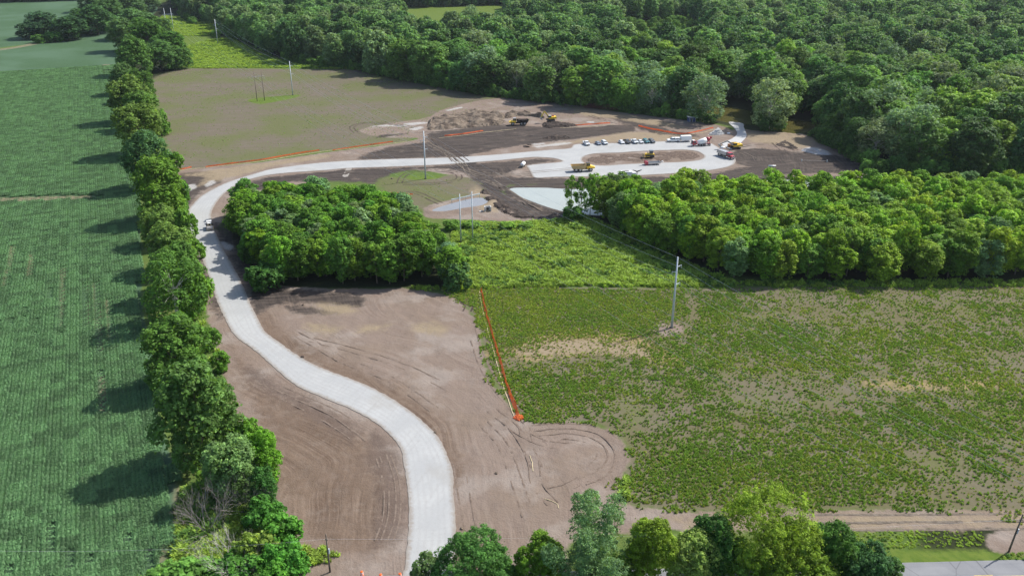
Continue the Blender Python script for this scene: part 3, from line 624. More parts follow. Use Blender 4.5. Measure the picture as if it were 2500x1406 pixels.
def scatter_plants(name, P, protos, ix, rz, sc, label, cat):
    pc = bpy.data.collections.new(name + '_kinds')
    for k, me in enumerate(protos): pc.objects.link(bpy.data.objects.new('%s_%02d' % (name, k), me))
    me = npmesh(name, P, np.zeros((0, 4)), 4)
    for nm, ty, v in (('ix', 'INT', ix), ('rz', 'FLOAT', rz), ('sc', 'FLOAT', sc)):
        a = me.attributes.new(nm, ty, 'POINT'); a.data.foreach_set('value', np.asarray(v, np.int32 if ty == 'INT' else np.float32))
    ng = bpy.data.node_groups.new(name, 'GeometryNodeTree')
    ng.interface.new_socket('Geometry', in_out='INPUT', socket_type='NodeSocketGeometry'); ng.interface.new_socket('Geometry', in_out='OUTPUT', socket_type='NodeSocketGeometry')
    N = ng.nodes.new; gi = N('NodeGroupInput'); go = N('NodeGroupOutput'); ip = N('GeometryNodeInstanceOnPoints'); ci = N('GeometryNodeCollectionInfo')
    ci.inputs[0].default_value = pc; ci.inputs['Separate Children'].default_value = True; ci.inputs['Reset Children'].default_value = True
    def at(nm, ty):
        a = N('GeometryNodeInputNamedAttribute'); a.data_type = ty; a.inputs['Name'].default_value = nm; return next(o for o in a.outputs if o.enabled and o.name == 'Attribute')
    cx = N('ShaderNodeCombineXYZ'); L = ng.links.new
    L(at('rz', 'FLOAT'), cx.inputs[2]); L(gi.outputs[0], ip.inputs['Points']); L(ci.outputs[0], ip.inputs['Instance']); ip.inputs['Pick Instance'].default_value = True
    L(at('ix', 'INT'), ip.inputs['Instance Index']); L(cx.outputs[0], ip.inputs['Rotation']); L(at('sc', 'FLOAT'), ip.inputs['Scale']); L(ip.outputs[0], go.inputs[0])
    o = link(name, me); md = o.modifiers.new('plants', 'NODES'); md.node_group = ng
    return tag(o, label, cat, None, 'stuff')
def poisson(poly_list, spacing, seed, reject=(), margin=0.0):
    """jittered hexagonal points inside polygons"""
    rng = np.random.default_rng(seed); pts = []
    A = np.concatenate(poly_list); x0, y0 = A.min(0); x1, y1 = A.max(0)
    nx_, ny_ = int((x1 - x0) / spacing) + 1, int((y1 - y0) / (spacing * .866)) + 1
    gx_, gy_ = np.meshgrid(np.arange(nx_), np.arange(ny_)); X = x0 + (gx_ + .5 * (gy_ % 2)) * spacing; Y = y0 + gy_ * spacing * .866
    X = (X + rng.uniform(-.36, .36, X.shape) * spacing).ravel(); Y = (Y + rng.uniform(-.36, .36, Y.shape) * spacing).ravel()
    m = np.zeros(X.shape, bool)
    for p in poly_list: m |= inside(X, Y, p)
    for p in reject: m &= ~inside(X, Y, p)
    return np.stack([X[m], Y[m]], 1)

# ---- plantation block on the right
rng = np.random.default_rng(5)
PLANT = gpl([(1432,518),(1455,534),(1515,568),(1560,600),(1640,640),(1780,686),(2000,690),(2620,684),(2620,498),(2300,500),(2000,505),(1700,508),(1500,506),(1440,506)])
pts = poisson([PLANT], 5.9, 7)
pts = pts[np.argsort(pts[:, 1])]
vis = []
for x, y in pts:
    px, py = proj(x, y, 8)
    if -40 < px < 2545: vis.append((x, y))
TONE_G = [('yellow-green', (.22, .305, .030)), ('bright green', (.175, .27, .030)), ('mid green', (.135, .225, .032)), ('blue-green', (.14, .215, .075))]
def lot(pts, rows, key, name, cat, group, where, tones, tw, Hr, Rr, seed, rowword):
    """place a stand of trees; each label says tone, row and count along the row"""
    rg = np.random.default_rng(seed); rec = []
    for i, (x, y) in enumerate(pts):
        tone = rg.choice(len(tones), p=tw); rec.append([x, y, tone, rg.uniform(*Hr), rg.uniform(*Rr), 0])
    ys = np.array([r[1] for r in rec]); cuts = np.quantile(ys, np.linspace(0, 1, rows + 1)[1:-1]) if rows > 1 else []
    for r in rec: r[5] = int(np.searchsorted(cuts, r[1]))
    grp = {}
    for r in rec: grp.setdefault((r[5], r[2]), []).append(r)
    for (row, tone), rs in grp.items():
        rs.sort(key=lambda r: proj(r[0], r[1], r[3])[0])
        for i, r in enumerate(rs):
            lb = '%s tree, %s of its tone in %s %s' % (tones[tone][0], from_left(i, len(rs)).replace('from the left', 'from left'), rowword[row], where)
            c = np.array(tones[tone][1]) * rg.uniform(.78, 1.2) * np.array([rg.uniform(.85, 1.12), 1, rg.uniform(.8, 1.3)])
            make_tree(name, 'tallgrove' if r[4] < 3.75 else key, int(rg.integers(99)), (r[0], r[1], gz(r[0], r[1]) if key != 'forest' else 0), r[3], r[4], tuple(c), lb, cat, group, rg.uniform(0, 6.28))
RW = ['front row', 'second row', 'third row', 'fourth row', 'fifth row', 'sixth row', 'seventh row', 'back row']
lot(vis, 8, 'grove', 'plantation_tree', 'tree', 'trees of the plantation in front of the pond', 'of pond plantation', TONE_G, [.40, .34, .2, .06], (10.8, 16.4), (3.5, 5.4), 3, RW)
x, y = gp(1393, 521); make_tree('pond_tree', 'tallgrove', 1, (x, y, 0), height_at((1393, 521), 428), 2.6, (.16, .25, .04), 'slender lone tree against the pond at the left end of the plantation', 'tree', None)
for q, (bx, by, yt) in enumerate(((1418,523,432),(1440,532,424))):
    x, y = gp(bx, by); make_tree('pond_tree', 'tallgrove', 2 + q, (x, y, 0), height_at((bx, by), yt), 2.4, (.13, .23, .03), ('narrow dark tree just right of the slender lone pond tree', 'tall narrow tree at the plantation corner, second right of the lone pond tree')[q], 'tree', None)
# ---- grove beside the road bend
GROVE = gpl([(560,530),(700,520),(900,528),(985,560),(1050,610),(1122,682),(1100,696),(660,694),(630,640),(590,575)])
pts = poisson([GROVE], 5.7, 12)
lot(pts, 7, 'grove', 'grove_tree', 'tree', 'trees of the grove in the road bend', 'of the roadside grove', [('bright green', (.15, .25, .028)), ('mid green', (.10, .19, .028)), ('silvery green', (.16, .225, .10))], [.45, .37, .18], (10.4, 15.2), (3.5, 5.4), 8, RW[:6] + ['back row'])

# ---- hedgerow along the crop field: (base px, top y, width px, kind, tone word, colour, label tail)
HEDGE = [
 ((575,1215),1078,140,'hedge',(0.150,0.225,0.083),'pale grey-green hedgerow tree behind the two bare bushes'),
 ((652,1175),1050,105,'hedge',(0.112,0.225,0.022),'bright lobed young tree at the soil edge right of the pale tree'),
 ((648,1245),1145,80,'hedge',(0.053,0.128,0.030),'narrow dark green tree at the soil edge above the roadside bushes'),
 ((502,1128),886,196,'hedge',(0.093,0.158,0.042),'largest hedgerow tree, broad dull green crown over a leaning dark trunk'),
 ((440,945),780,172,'hedge',(0.087,0.158,0.030),'bushy dark green tree with pale fallen limbs at its foot'),
 ((437,790),622,156,'sycamore',(0.078,0.147,0.030),'hedgerow tree with bare white limbs showing through its near side'),
 ((445,730),600,120,'hedge',(0.090,0.165,0.033),'bushy green tree right behind the white-limbed tree'),
 ((428,665),545,120,'hedge',(0.128,0.188,0.045),'olive green rounded tree opposite the road roller'),
 ((400,598),500,100,'hedge',(0.128,0.188,0.045),'yellowish olive tree beside the start of the wide road bend'),
 ((398,540),385,128,'hedge',(0.112,0.188,0.027),'tall bright tree beside the dark mud at the road bend'),
 ((372,462),318,112,'hedge',(0.075,0.143,0.060),'round bluish green tree at the lower corner of the brown field'),
 ((348,382),256,112,'hedge',(0.128,0.180,0.042),'olive crowned tree at the left edge of the brown field'),
 ((352,318),224,88,'hedge',(0.093,0.158,0.033),'dark bushy tree at the edge of the brown field, right of two olive trees'),
 ((322,300),186,100,'hedge',(0.128,0.180,0.045),'grey olive tree casting the long lone shadow on the crop'),
 ((350,252),168,70,'hedge',(0.075,0.135,0.027),'small dark tree at the top left corner of the brown field'),
 ((308,232),155,72,'hedge',(0.093,0.150,0.053),'uppermost greyish tree of the single hedgerow line'),
]
for i, (b, yt, wpx, k, c, lb) in enumerate(HEDGE):
    x, y = gp(*b); H = height_at(b, yt); R = wpx / 2 / pxm((b[1] + yt) / 2 + 20) * .9
    make_tree('hedgerow_tree', k, i, (x, y, 0), H, R, c, lb, 'tree', 'trees of the hedgerow beside the crop', i * 1.7)
CLUMP = [((335,185),88,80,(0.093,0.165,0.042)),((395,172),100,90,(0.087,0.158,0.045)),((440,168),112,60,(0.093,0.165,0.045)),((415,140),78,80,(0.075,0.150,0.030)),((365,130),45,90,(0.078,0.150,0.030)),((300,125),45,70,(0.102,0.165,0.060)),((335,95),22,100,(0.105,0.180,0.068)),((275,75),-8,80,(0.075,0.135,0.045)),((390,95),40,60,(0.090,0.158,0.045)),((240,85),12,88,(0.060,0.120,0.042)),((205,82),22,60,(0.063,0.123,0.042)),((170,98),40,84,(0.048,0.099,0.039)),((110,92),30,92,(0.060,0.112,0.060)),((75,96),52,56,(0.057,0.105,0.053)),((230,30),-30,70,(0.060,0.120,0.045)),((310,40),-20,90,(0.090,0.150,0.060)),((360,30),-15,60,(0.093,0.150,0.060))]
CL = ['foremost tree of the copse at the left edge of the green strip','middle front tree of the copse beside the green strip','copse tree nearest the right pole pair base','bright dense tree in the copse right of the crop','dark tall tree at the heart of the copse','greyish tree at the left side of the copse above the crop','pale crowned tree at the copse top','tree on the far left side of the copse top','narrow tree left of the steel pole pair','dark rounded tree between the field copse and the main copse','smaller dark tree just right of the white farm shed','dark spreading tree over the small white shed','broad leftmost dark tree of the field copse','small dark tree at the left end of the field copse','far tree above the field copse at the upper field','far copse tree left of the steel pole pair top','far pale tree of the copse below the upper frame edge']
for i, ((b, yt, wpx, c), lb) in enumerate(zip(CLUMP, CL)):
    x, y = gp(*b); make_tree('copse_tree', 'hedge' if i % 3 else 'forest', i, (x, y, 0), height_at(b, yt), wpx / 2 / pxm(b[1] - 20), c, lb, 'tree', 'trees of the copses by the upper crop', i * 2.1)
BUSH = [((600,1150),1095,80,(0.087,0.158,0.030)),((565,1085),1045,50,(0.112,0.210,0.022)),((612,1100),1030,75,(0.112,0.210,0.030)),((540,905),860,50,(0.105,0.195,0.030)),((480,770),665,90,(0.112,0.203,0.030)),((460,700),600,80,(0.120,0.210,0.030)),((470,640),580,70,(0.117,0.210,0.030)),((455,590),510,60,(0.120,0.210,0.038)),((440,520),440,60,(0.090,0.180,0.030)),((420,430),370,60,(0.112,0.210,0.030)),((395,330),270,50,(0.112,0.195,0.038)),((520,850),800,50,(0.098,0.180,0.030)),
        ((650,1300),1225,100,(0.068,0.165,0.030)),((690,1345),1270,110,(0.083,0.195,0.030)),((630,1390),1310,110,(0.173,0.225,0.045)),((705,1408),1330,110,(0.075,0.195,0.030)),((600,1425),1360,120,(0.075,0.173,0.030)),((670,1440),1370,110,(0.090,0.210,0.030)),((520,1195),1150,80,(0.128,0.210,0.030)),((100,105),85,40,(0.090,0.165,0.045)),((135,103),78,40,(0.075,0.165,0.030)),((95,86),62,34,(0.120,0.180,0.030)),((560,1440),1390,120,(0.090,0.180,0.045)),((470,1440),1385,140,(0.112,0.210,0.045)),((400,1440),1395,110,(0.105,0.195,0.045)),
        ((1150,556),541,44,(0.150,0.240,0.045)),((1105,560),538,44,(0.135,0.225,0.045)),((1240,558),543,40,(0.180,0.285,0.045)),((1285,558),544,36,(0.180,0.270,0.060)),((612,640),585,60,(0.075,0.150,0.030)),((650,705),645,90,(0.060,0.128,0.030)),((1115,700),640,80,(0.075,0.135,0.045)),((1400,540),505,50,(0.075,0.150,0.030))]
BL = ['dull bush at the foot of the largest hedgerow tree','small bright bush left below the largest hedgerow tree','bright leafy bush right below the largest hedgerow tree','bush between the two dark hedgerow trees and the soil','tall bright bush between white-limbed tree and road','bright bush beside the shaded road below the roller','leafy bush on the road side of the olive tree','bush at the outer edge of the road bend','bush below the tall bright tree at the mud','bush beside the bluish round tree on the field side','bush on the brown field side of the hedgerow','bush by the soil below the white-limbed tree','dark green bush at the soil edge below the narrow tree','bright green bush at the soil edge, second up from the wooden pole','yellowish bush beside the pale dead shrub','green bush nearest the dark wooden utility pole','green bush at the frame bottom left of the yellowish bush','green bush at the frame bottom below the pole line','yellow-green bush left of the two bare shrubs','low shrub in front of the white farm shed','round bright shrub in front of the dark field copse','yellowish shrub at the left front of the field copse','weedy bush at the lower hedge end','grassy bush at the lower left beside the crop, right of its pair','grassy bush at the lower left beside the crop, left of its pair','bush at the top of the meadow by the steel pole pair','bush at the meadow corner beside the grove','yellow-green bush at the top edge of the meadow','pale yellow bush at the top edge of the meadow near the pond','low bush where the grove meets the road roller','dark bush at the shaded road side of the grove','bush at the right front corner of the grove','dark bush at the foot of the lone tree by the pond']
for i, ((b, yt, wpx, c), lb) in enumerate(zip(BUSH, BL)):
    x, y = gp(*b); make_tree('bush', 'bush', i, (x, y, 0), height_at(b, yt), wpx / 2 / pxm(b[1] - 15), c, lb, 'bush', 'bushes along hedgerow, grove and meadow', i * 1.3)
for i, (b, yt, wpx, mat, lb) in enumerate([((505,1305),1170,140,'twig','leafless grey bush spreading left over the crop edge'), ((622,1250),1130,130,'twig','twiggy half-bare bush below the pale grey-green tree'), ((560,1400),1285,80,'palebark','small bone-white dead shrub near the lower hedge end'), ((640,1425),1340,90,'twig','dark twiggy shrub under the yellowish bush')]):
    x, y = gp(*b); H = height_at(b, yt); e = empty('bare_shrub', (x, y, 0)); tag(e, lb, 'shrub', 'leafless shrubs of the hedgerow')
    bare_branches(70 + i, 3, H * .95, 60, .075, 2.0).build('branches', M[mat], e)
    if i in (1,):
        P, N, S, SH, LC = crown(171 + i, R=4.2, z0=.5, z1=H * .75, lobes=9, clumps=14, leaves=9, leaf=.26, clump_r=.6); cm = leaf_mesh('foliage', P, N, S, SH, np.random.default_rng(1)); c = link('foliage', cm, e, M['leaf']); c.color = (.07, .11, .035, 1)

# ---- trees along the road at the frame's foot: each its own species
def species(name, b, yt, wpx, col, label, seed, bark='bark', z0f=.12, **kw):
    x, y = gp(*b); H = height_at(b, yt); R = wpx / 2 / pxm((b[1] + yt) / 2) * 1.06
    P, N, S, SH, LC = crown(seed, R=R, z0=H * z0f, z1=H, **kw); asp_ = 1.5
    if name == 'silver_poplar':
        up_ = np.array([0, 0, 1.0]); N = unit(N + rng_s.normal(size=N.shape) * .6)
    e = empty('roadside_tree', (x, y, 0)); tag(e, label, 'tree', 'trees along the asphalt road')
    c = link('crown', leaf_mesh('crown', P, N, S, SH, np.random.default_rng(seed)), e, M['leaf']); c.color = (*col, 1)
    trunk_mb(seed, H * .6, .16, LC, True, 0, 12).build('trunk', M[bark], e)
rng_s = np.random.default_rng(77)
species('pine', (1155,1436), 1318, 178, (0.080,0.167,0.043), 'soft-needled green pine right of the pale road end', 201, lobes=22, clumps=34, leaves=44, leaf=0.200, lobe_r=.3, clump_r=0.53)
species('pine', (1040,1433), 1350, 72, (0.123,0.174,0.065), 'small airy pale tree at the foot of the pale road', 202, lobes=10, clumps=22, leaves=24, leaf=0.213, lobe_r=.4, clump_r=0.44)
species('maple', (1320,1433), 1316, 118, (0.113,0.187,0.022), 'dark tree with yellow-green tips left of the silver poplar', 203, lobes=14, clumps=30, leaves=40, leaf=0.250, lobe_r=.4, clump_r=0.56)
species('silver_poplar', (1445,1430), 1212, 178, (0.15,0.225,0.115), 'silver-leaved poplar with upswept feathery branches', 204, lobes=63, clumps=22, leaves=24, leaf=0.2, lobe_r=.165, clump_r=0.38, stretch=2.2, shape='plume', z0f=.03)
species('maple', (1585,1430), 1266, 106, (0.167,0.225,0.026), 'yellow-green slender tree right of the silver poplar', 205, lobes=14, clumps=34, leaves=40, leaf=0.225, lobe_r=.38, clump_r=0.56)
species('maple', (1685,1430), 1298, 118, (0.235,0.292,0.080), 'pale flowering-looking round tree in front of a dark tree', 206, lobes=14, clumps=40, leaves=36, leaf=0.225, lobe_r=.4, clump_r=0.50)
species('maple', (1730,1415), 1260, 104, (0.056,0.122,0.027), 'dark green round tree behind the pale round tree', 207, lobes=13, clumps=36, leaves=44, leaf=0.237, lobe_r=.4, clump_r=0.56)
species('maple', (1785,1430), 1318, 92, (0.152,0.239,0.043), 'bright yellow-green small tree below the airy tree', 208, lobes=11, clumps=34, leaves=40, leaf=0.225, lobe_r=.4, clump_r=0.53)
species('locust', (1865,1408), 1206, 218, (0.181,0.239,0.029), 'large airy yellow-green tree with branches showing through', 209, lobes=22, clumps=34, leaves=26, leaf=0.213, lobe_r=.3, clump_r=0.62)
species('maple', (1925,1436), 1312, 205, (0.123,0.181,0.023), 'broad olive-gold tree at the bottom edge below the airy tree', 210, lobes=20, clumps=44, leaves=44, leaf=0.225, lobe_r=.34, clump_r=0.56)
species('maple', (2012,1425), 1276, 112, (0.068,0.138,0.027), 'dark green upright tree right of the airy tree', 211, lobes=15, clumps=36, leaves=44, leaf=0.237, lobe_r=.36, clump_r=0.56)
species('maple', (2105,1435), 1334, 112, (0.056,0.122,0.043), 'rounded blue-green tree where the asphalt road comes into view', 212, lobes=13, clumps=36, leaves=44, leaf=0.225, lobe_r=.4, clump_r=0.53)
species('locust', (2172,1425), 1366, 50, (0.080,0.145,0.043), 'wispy small tree standing against the asphalt', 213, lobes=8, clumps=16, leaves=24, leaf=0.213, lobe_r=.4, clump_r=0.50)
species('maple', (1230,1436), 1385, 100, (0.087,0.174,0.029), 'low green tree between the pine and the yellow-tipped tree', 214, lobes=9, clumps=26, leaves=40, leaf=0.225, lobe_r=.4, clump_r=0.53)
species('maple', (1500,1452), 1372, 110, (0.102,0.174,0.029), 'low bushy tree at the foot of the silver poplar', 215, lobes=9, clumps=26, leaves=40, leaf=0.225, lobe_r=.4, clump_r=0.53)

# ---- the river forest
FOREST = gpl([(440,40),(560,112),(640,140),(700,152),(790,163),(880,174),(960,192),(1050,210),(1140,226),(1230,240),(1320,250),(1400,258),(1500,270),(1600,284),(1680,293),(1735,302),(1775,300),(1815,300),(1850,322),(1905,320),(1990,332),(2020,352),(2060,376),(2120,410),(2150,425),(2620,430),(3000,430),(3000,-60),(420,-60)])
REJ = [gpl([(960,22),(1250,12),(1240,95),(1120,112),(985,98)]), gpl([(1500,58),(1700,50),(1730,140),(1530,150)]), gpl([(1738,250),(1862,256),(1850,332),(1748,315)]), gpl([(1915,280),(2010,286),(2010,336),(1912,334)]), gpl([(2455,155),(2600,150),(2600,215),(2470,212)]), gpl([(380,96),(550,92),(700,150),(430,150)]),gpl([(430,60),(540,62),(540,90),(430,92)])]
fp = poisson([FOREST], 14.0, 33, REJ)
D = sdf(fp[:, 0], fp[:, 1], [FOREST], -60)
pr = np.array([proj(x, y, 15) for x, y in fp]); keep = (pr[:, 0] > -120) & (pr[:, 0] < 2640) & (pr[:, 1] > -90); fp, D, pr = fp[keep], D[keep], pr[keep]
rg = np.random.default_rng(44); n = len(fp); dist = np.hypot(fp[:, 0], fp[:, 1])
shows = (pr[:, 0] > -20) & (pr[:, 0] < 2520) & (pr[:, 1] > -15)
order = np.argsort(np.where(shows, dist, 1e9)); near = np.zeros(n, bool); near[order[:290]] = True; near &= shows
TONE_F = [('dark green', (.068, .125, .036), .26), ('mid green', (.11, .19, .046), .32), ('grey-green', (.165, .215, .11), .24), ('bright green', (.16, .25, .042), .18)]
LAND = [('behind the brown field', 600, 1050), ('behind the spoil heaps', 1050, 1340), ('above the brush pile', 1340, 1520), ('behind the parked cars', 1520, 1660), ('behind the blue shed', 1660, 1775), ('above the boat ramp', 1775, 1990), ('above the far mud', 1990, 2180), ('at the right frame side', 2180, 2600), ('beside the upper lawn', -100, 600)]
tone = rg.choice(4, size=n, p=[q[2] for q in TONE_F])
# pale-limbed sycamores where the photo shows them
for sx, sy in ((1405,170),(1330,90),(1780,205),(1480,175),(1540,100),(1960,190),(2285,240),(1830,60),(1000,95),(700,55),(1420,60),(2130,90)):
    k = np.argmin(np.hypot(pr[:, 0] - sx, pr[:, 1] - sy)); tone[k] = 2
hh = 15 + 14 * rg.uniform(0, 1, n) ** 1.1 * np.where(D < 9, .88, 1); rr = np.clip(rg.uniform(.40, .56, n) * hh, 7.2, 13)
rows = np.where(D < 11, 0, np.where(D < 24, 1, np.where(D < 40, 2, np.where(D < 58, 3, 4))))
RWF = ['forest edge', 'second rank', 'third rank', 'fourth rank', 'deep forest']
grp = {}
for i in np.where(near)[0]:
    li = next(k for k, l in enumerate(LAND) if l[1] <= pr[i, 0] < l[2]); grp.setdefault((li, rows[i], tone[i]), []).append(i)
for (li, row, tn), ids in grp.items():
    ids.sort(key=lambda i: pr[i, 0])
    for q, i in enumerate(ids):
        lb = '%s tree %s, %s of its tone, %s' % (TONE_F[tn][0], LAND[li][0], from_left(q, len(ids)).replace('from the left', 'from left'), RWF[row])
        c = np.array(TONE_F[tn][1]) * rg.uniform(.75, 1.3) * np.array([rg.uniform(.85, 1.15), 1, rg.uniform(.85, 1.3)])
        make_tree('forest_tree', 'sycamore' if tn == 2 else ('forest', 'forest', 'forestb')[i % 3], int(rg.integers(99)), (fp[i, 0], fp[i, 1], 0), hh[i], rr[i], tuple(c), lb, 'tree', 'trees of the river forest', rg.uniform(0, 6.28), parts=rows[i] < 2)
# scrub scattered over the right clearing
SCR = gpl([(1495,62),(1700,54),(1735,140),(1525,150)]); sp = poisson([SCR], 13, 91); sp = sp[np.argsort(-sp[:, 1])]; sx_ = sorted([(proj(x, y, 3)[0], x, y) for x, y in sp])
for q, (px, x, y) in enumerate(sx_):
    make_tree('scrub_tree', 'hedge', q, (x, y, 0), 4 + 7 * rg.uniform(), 2.5 + 3 * rg.uniform(), tuple(np.array((.12, .20, .05)) * rg.uniform(.8, 1.25)), 'small tree in the scrubby forest clearing, %s' % from_left(q, len(sx_)), 'tree', 'scrub of the forest clearing', q * 1.1, parts=False)
x, y = gp(1150, 78); make_tree('meadow_tree', 'sycamore', 2, (x, y, 0), 24, 12, (.16, .22, .12), 'big pale tree standing out against the bright far meadow', 'tree', None)
# understory along the forest edge, tall enough to close the gap under the crowns
E_ = smooth(FOREST[:27], 4.2); ug = np.random.default_rng(9); eb = []
for i, (x, y) in enumerate(E_):
    if any(inside(np.array([x]), np.array([y]), p)[0] for p in REJ): continue
    px, py = proj(x, y, 2)
    if -10 < px < 2510: eb.append((x + ug.uniform(-1.5, 1.5), y + ug.uniform(.5, 3.5), px))
cnt = {}
for x, y, px in eb: cnt.setdefault(next(k for k, l in enumerate(LAND) if l[1] <= px < l[2]), []).append((x, y, px))
for li, L_ in cnt.items():
    L_.sort(key=lambda q: q[2])
    for q, (x, y, px) in enumerate(L_):
        c = np.array(TONE_F[int(ug.integers(0, 2))][1]) * ug.uniform(.9, 1.4)
        make_tree('edge_shrub', 'bush', int(ug.integers(9)), (x, y, 0), ug.uniform(4, 8), ug.uniform(2.6, 4.2), tuple(c), 'shrub under forest edge %s, %s' % (LAND[li][0], from_left(q, len(L_))), 'shrub', 'shrubs under the forest edge', ug.uniform(0, 6.28), parts=False)
# everything farther back reads as one mass
FM = [leafmat('far_leaves_' + a, b, tint=False) for a, b in (('dark', (.075, .14, .055)), ('mid', (.125, .205, .075)), ('grey', (.15, .20, .10)))]
protos = []
for s in range(6):
    P, N, S, SH, LC = crown(300 + s, R=8.5, z0=2, z1=23, lobes=15, clumps=26, leaves=9, leaf=.95, lobe_r=.36, clump_r=1.35); me = leaf_mesh('far_crown', P, N, S, SH, np.random.default_rng(s)); me.materials.append(FM[s % 3]); protos.append(me)
far = ~near
FARX = gpl([(-500,-40),(420,-40),(420,-2),(260,0),(0,8),(-500,14)])
fp2 = poisson([FARX], 13, 55); q2 = np.array([proj(x, y, 15) for x, y in fp2]); fp2 = fp2[(q2[:, 0] > -100) & (q2[:, 1] > -80)]
allf = np.concatenate([fp[far], fp2]); P3 = np.concatenate([allf, np.zeros((len(allf), 1))], 1); k = len(P3)
scatter_plants('distant_forest', P3, protos, rg.choice(6, size=k, p=[.16, .22, .14, .16, .2, .12]), rg.uniform(0, 6.28, k), rg.uniform(.68, 1.3, k), 'far forest crowns merging into one dark green mass below the upper frame edge', 'forest')
print('TREES', near.sum(), 'far', k, 'edge', len(eb), 'plantation', len(vis), 'grove', len(pts))
# ------------------------------------------------------------------ crop rows, weeds, meadow
def blade_mesh(name, n, R, h, wd, seed, mat, spread=.5, tall=.5):
    """a tuft: upright arching leaves"""
    r = np.random.default_rng(seed); V = []; Fq = []; sh = []
    for i in range(n):
        a = r.uniform(0, 6.283); q = R * math.sqrt(r.uniform()); b = np.array([math.cos(a) * q, math.sin(a) * q, 0]); a2 = r.uniform(0, 6.283); d = np.array([math.cos(a2), math.sin(a2), 0]); sd_ = np.array([-d[1], d[0], 0])
        hh_ = h * r.uniform(.5, 1.1) * (1.15 - tall * q / R); ww = wd * r.uniform(.7, 1.3); m = b + d * spread * hh_ * .3 + np.array([0, 0, hh_ * .65]); tip = b + d * spread * hh_ + np.array([0, 0, hh_ * r.uniform(.75, 1)])
        o = len(V); V += [b - sd_ * ww * .3, b + sd_ * ww * .3, m + sd_ * ww * .5, m - sd_ * ww * .5, tip + sd_ * ww * .12, tip - sd_ * ww * .12]; Fq += [(o, o + 1, o + 2, o + 3), (o + 3, o + 2, o + 4, o + 5)]; sh += [r.uniform()] * 6
    me = npmesh(name, np.array(V), np.array(Fq), 4); at_ = me.attributes.new('shade', 'FLOAT', 'POINT'); at_.data.foreach_set('value', np.array(sh, np.float32)); me.materials.append(mat); return me
M['crop_leaf'] = leafmat('crop_leaves', (.088, .158, .070), var=.12, trans=.3, tint=False, sheen=.3)
# crop tiles: eight rows of plants, six metres long, laid along the drilling direction
def crop_tile(seed, thin=(), rows=4, L=3.0, gap=.76):
    r = np.random.default_rng(seed); P = []; N = []; S = []; SH = []
    for k in range(rows):
        x = (k + .5) * gap - rows * gap / 2
        for y in np.arange(-L / 2, L / 2, .2):
            if r.uniform() < (dict(thin).get(k, .02)): continue
            n = 15; a = r.uniform(0, 6.283, n); q = r.uniform(.02, .52, n); z = r.uniform(.5, .85, n)
            P.append(np.stack([x + np.cos(a) * q, y + r.normal() * .05 + np.sin(a) * q, z], 1)); N.append(unit(np.stack([np.cos(a) * .5, np.sin(a) * .5, np.full(n, 1.0)], 1) + r.normal(size=(n, 3)) * .28)); S.append(r.uniform(.12, .23, n)); SH.append(np.full(n, .3 + .4 * r.uniform()))
    me = leaf_mesh('crop_tile', np.concatenate(P), np.concatenate(N), np.concatenate(S), np.concatenate(SH), r, 2.0); me.materials.append(M['crop_leaf']); return me
tiles = [crop_tile(400 + i) for i in range(4)] + [crop_tile(410, ((0, .5), (1, .9), (2, .8), (3, .35))), crop_tile(411, ((1, .75), (2, .9))), crop_tile(412, ((2, .3),)), crop_tile(413, ((0, .93), (1, .9), (2, .95), (3, .9)))]
cp = ZW['crop'][0]; a0 = (cp @ ER); b0 = (cp @ EP)
aa, bb = np.meshgrid(np.arange(a0.min(), min(a0.max(), 700), 3.0), np.arange(b0.min(), b0.max(), 4 * .76)); jb = np.round((bb - b0.min()) / 3.04).astype(int).ravel(); C_ = aa.ravel()[:, None] * ER + bb.ravel()[:, None] * EP
pq = np.array([proj(x, y, 0) for x, y in C_]); ok = inside(C_[:, 0], C_[:, 1], cp) & (pq[:, 0] > -160) & (C_[:, 1] > 95)
bare = sdf(C_[:, 0], C_[:, 1], ZW['bare'], -6); C_, bare, pq, jb = C_[ok], bare[ok], pq[ok], jb[ok]
r = np.random.default_rng(6); k = len(C_); ix = r.integers(0, 4, k); low = (fbm(C_[:, 0] / 25, C_[:, 1] / 25, 81, 3) > .6) & (r.uniform(size=k) < .25); ix[low] = 5
tram = np.isin(jb % 30, (7, 8)) & (fbm(C_[:, 0] / 20, C_[:, 1] / 20, 82, 2) > .4); ix[tram] = 1
hit = bare > -1.0; ix[hit] = np.where(pq[hit, 1] < 520, 7, r.choice([4, 5, 4], hit.sum()))
scatter_plants('crop_rows', np.concatenate([C_, np.zeros((k, 1))], 1), tiles, ix, ROWA + 0 * ix, .95 + .1 * r.uniform(size=k), 'green crop plants in straight drilled rows filling the left field', 'crop')

def field_noise(x, y, s, seed): return fbm(x / s, y / s, seed, 4)
M['weed'] = leafmat('weed_leaves', (.155, .235, .045), var=.35, trans=.35, tint=False, sheen=.1)
M['weed2'] = leafmat('yellow_weed_leaves', (.28, .31, .06), var=.3, trans=.35, tint=False, sheen=.1)
M['drygrass'] = leafmat('dry_grass', (.28, .23, .11), var=.3, trans=.3, tint=False, sheen=.1)
weeds = [blade_mesh('weed', 20, .20, .46, .075, 500 + i, M['weed'], .28) for i in range(3)] + [blade_mesh('weed_yellow', 18, .2, .38, .075, 510, M['weed2'], .3), blade_mesh('dry_tuft', 14, .25, .28, .05, 511, M['drygrass'], .7)]
WP = ZW['weed'][0]; r = np.random.default_rng(15)
wx0, wy0 = WP.min(0); wx1, wy1 = WP.max(0); nW = 340000
X = r.uniform(max(wx0, -30), min(wx1, 190), nW); Y = r.uniform(wy0, wy1, nW); px_, py_ = proj(X, Y, 0.3)
s_ = sdf(X, Y, [WP], -4) + (fbm(X / 3, Y / 3, 60, 3) - .5) * 4
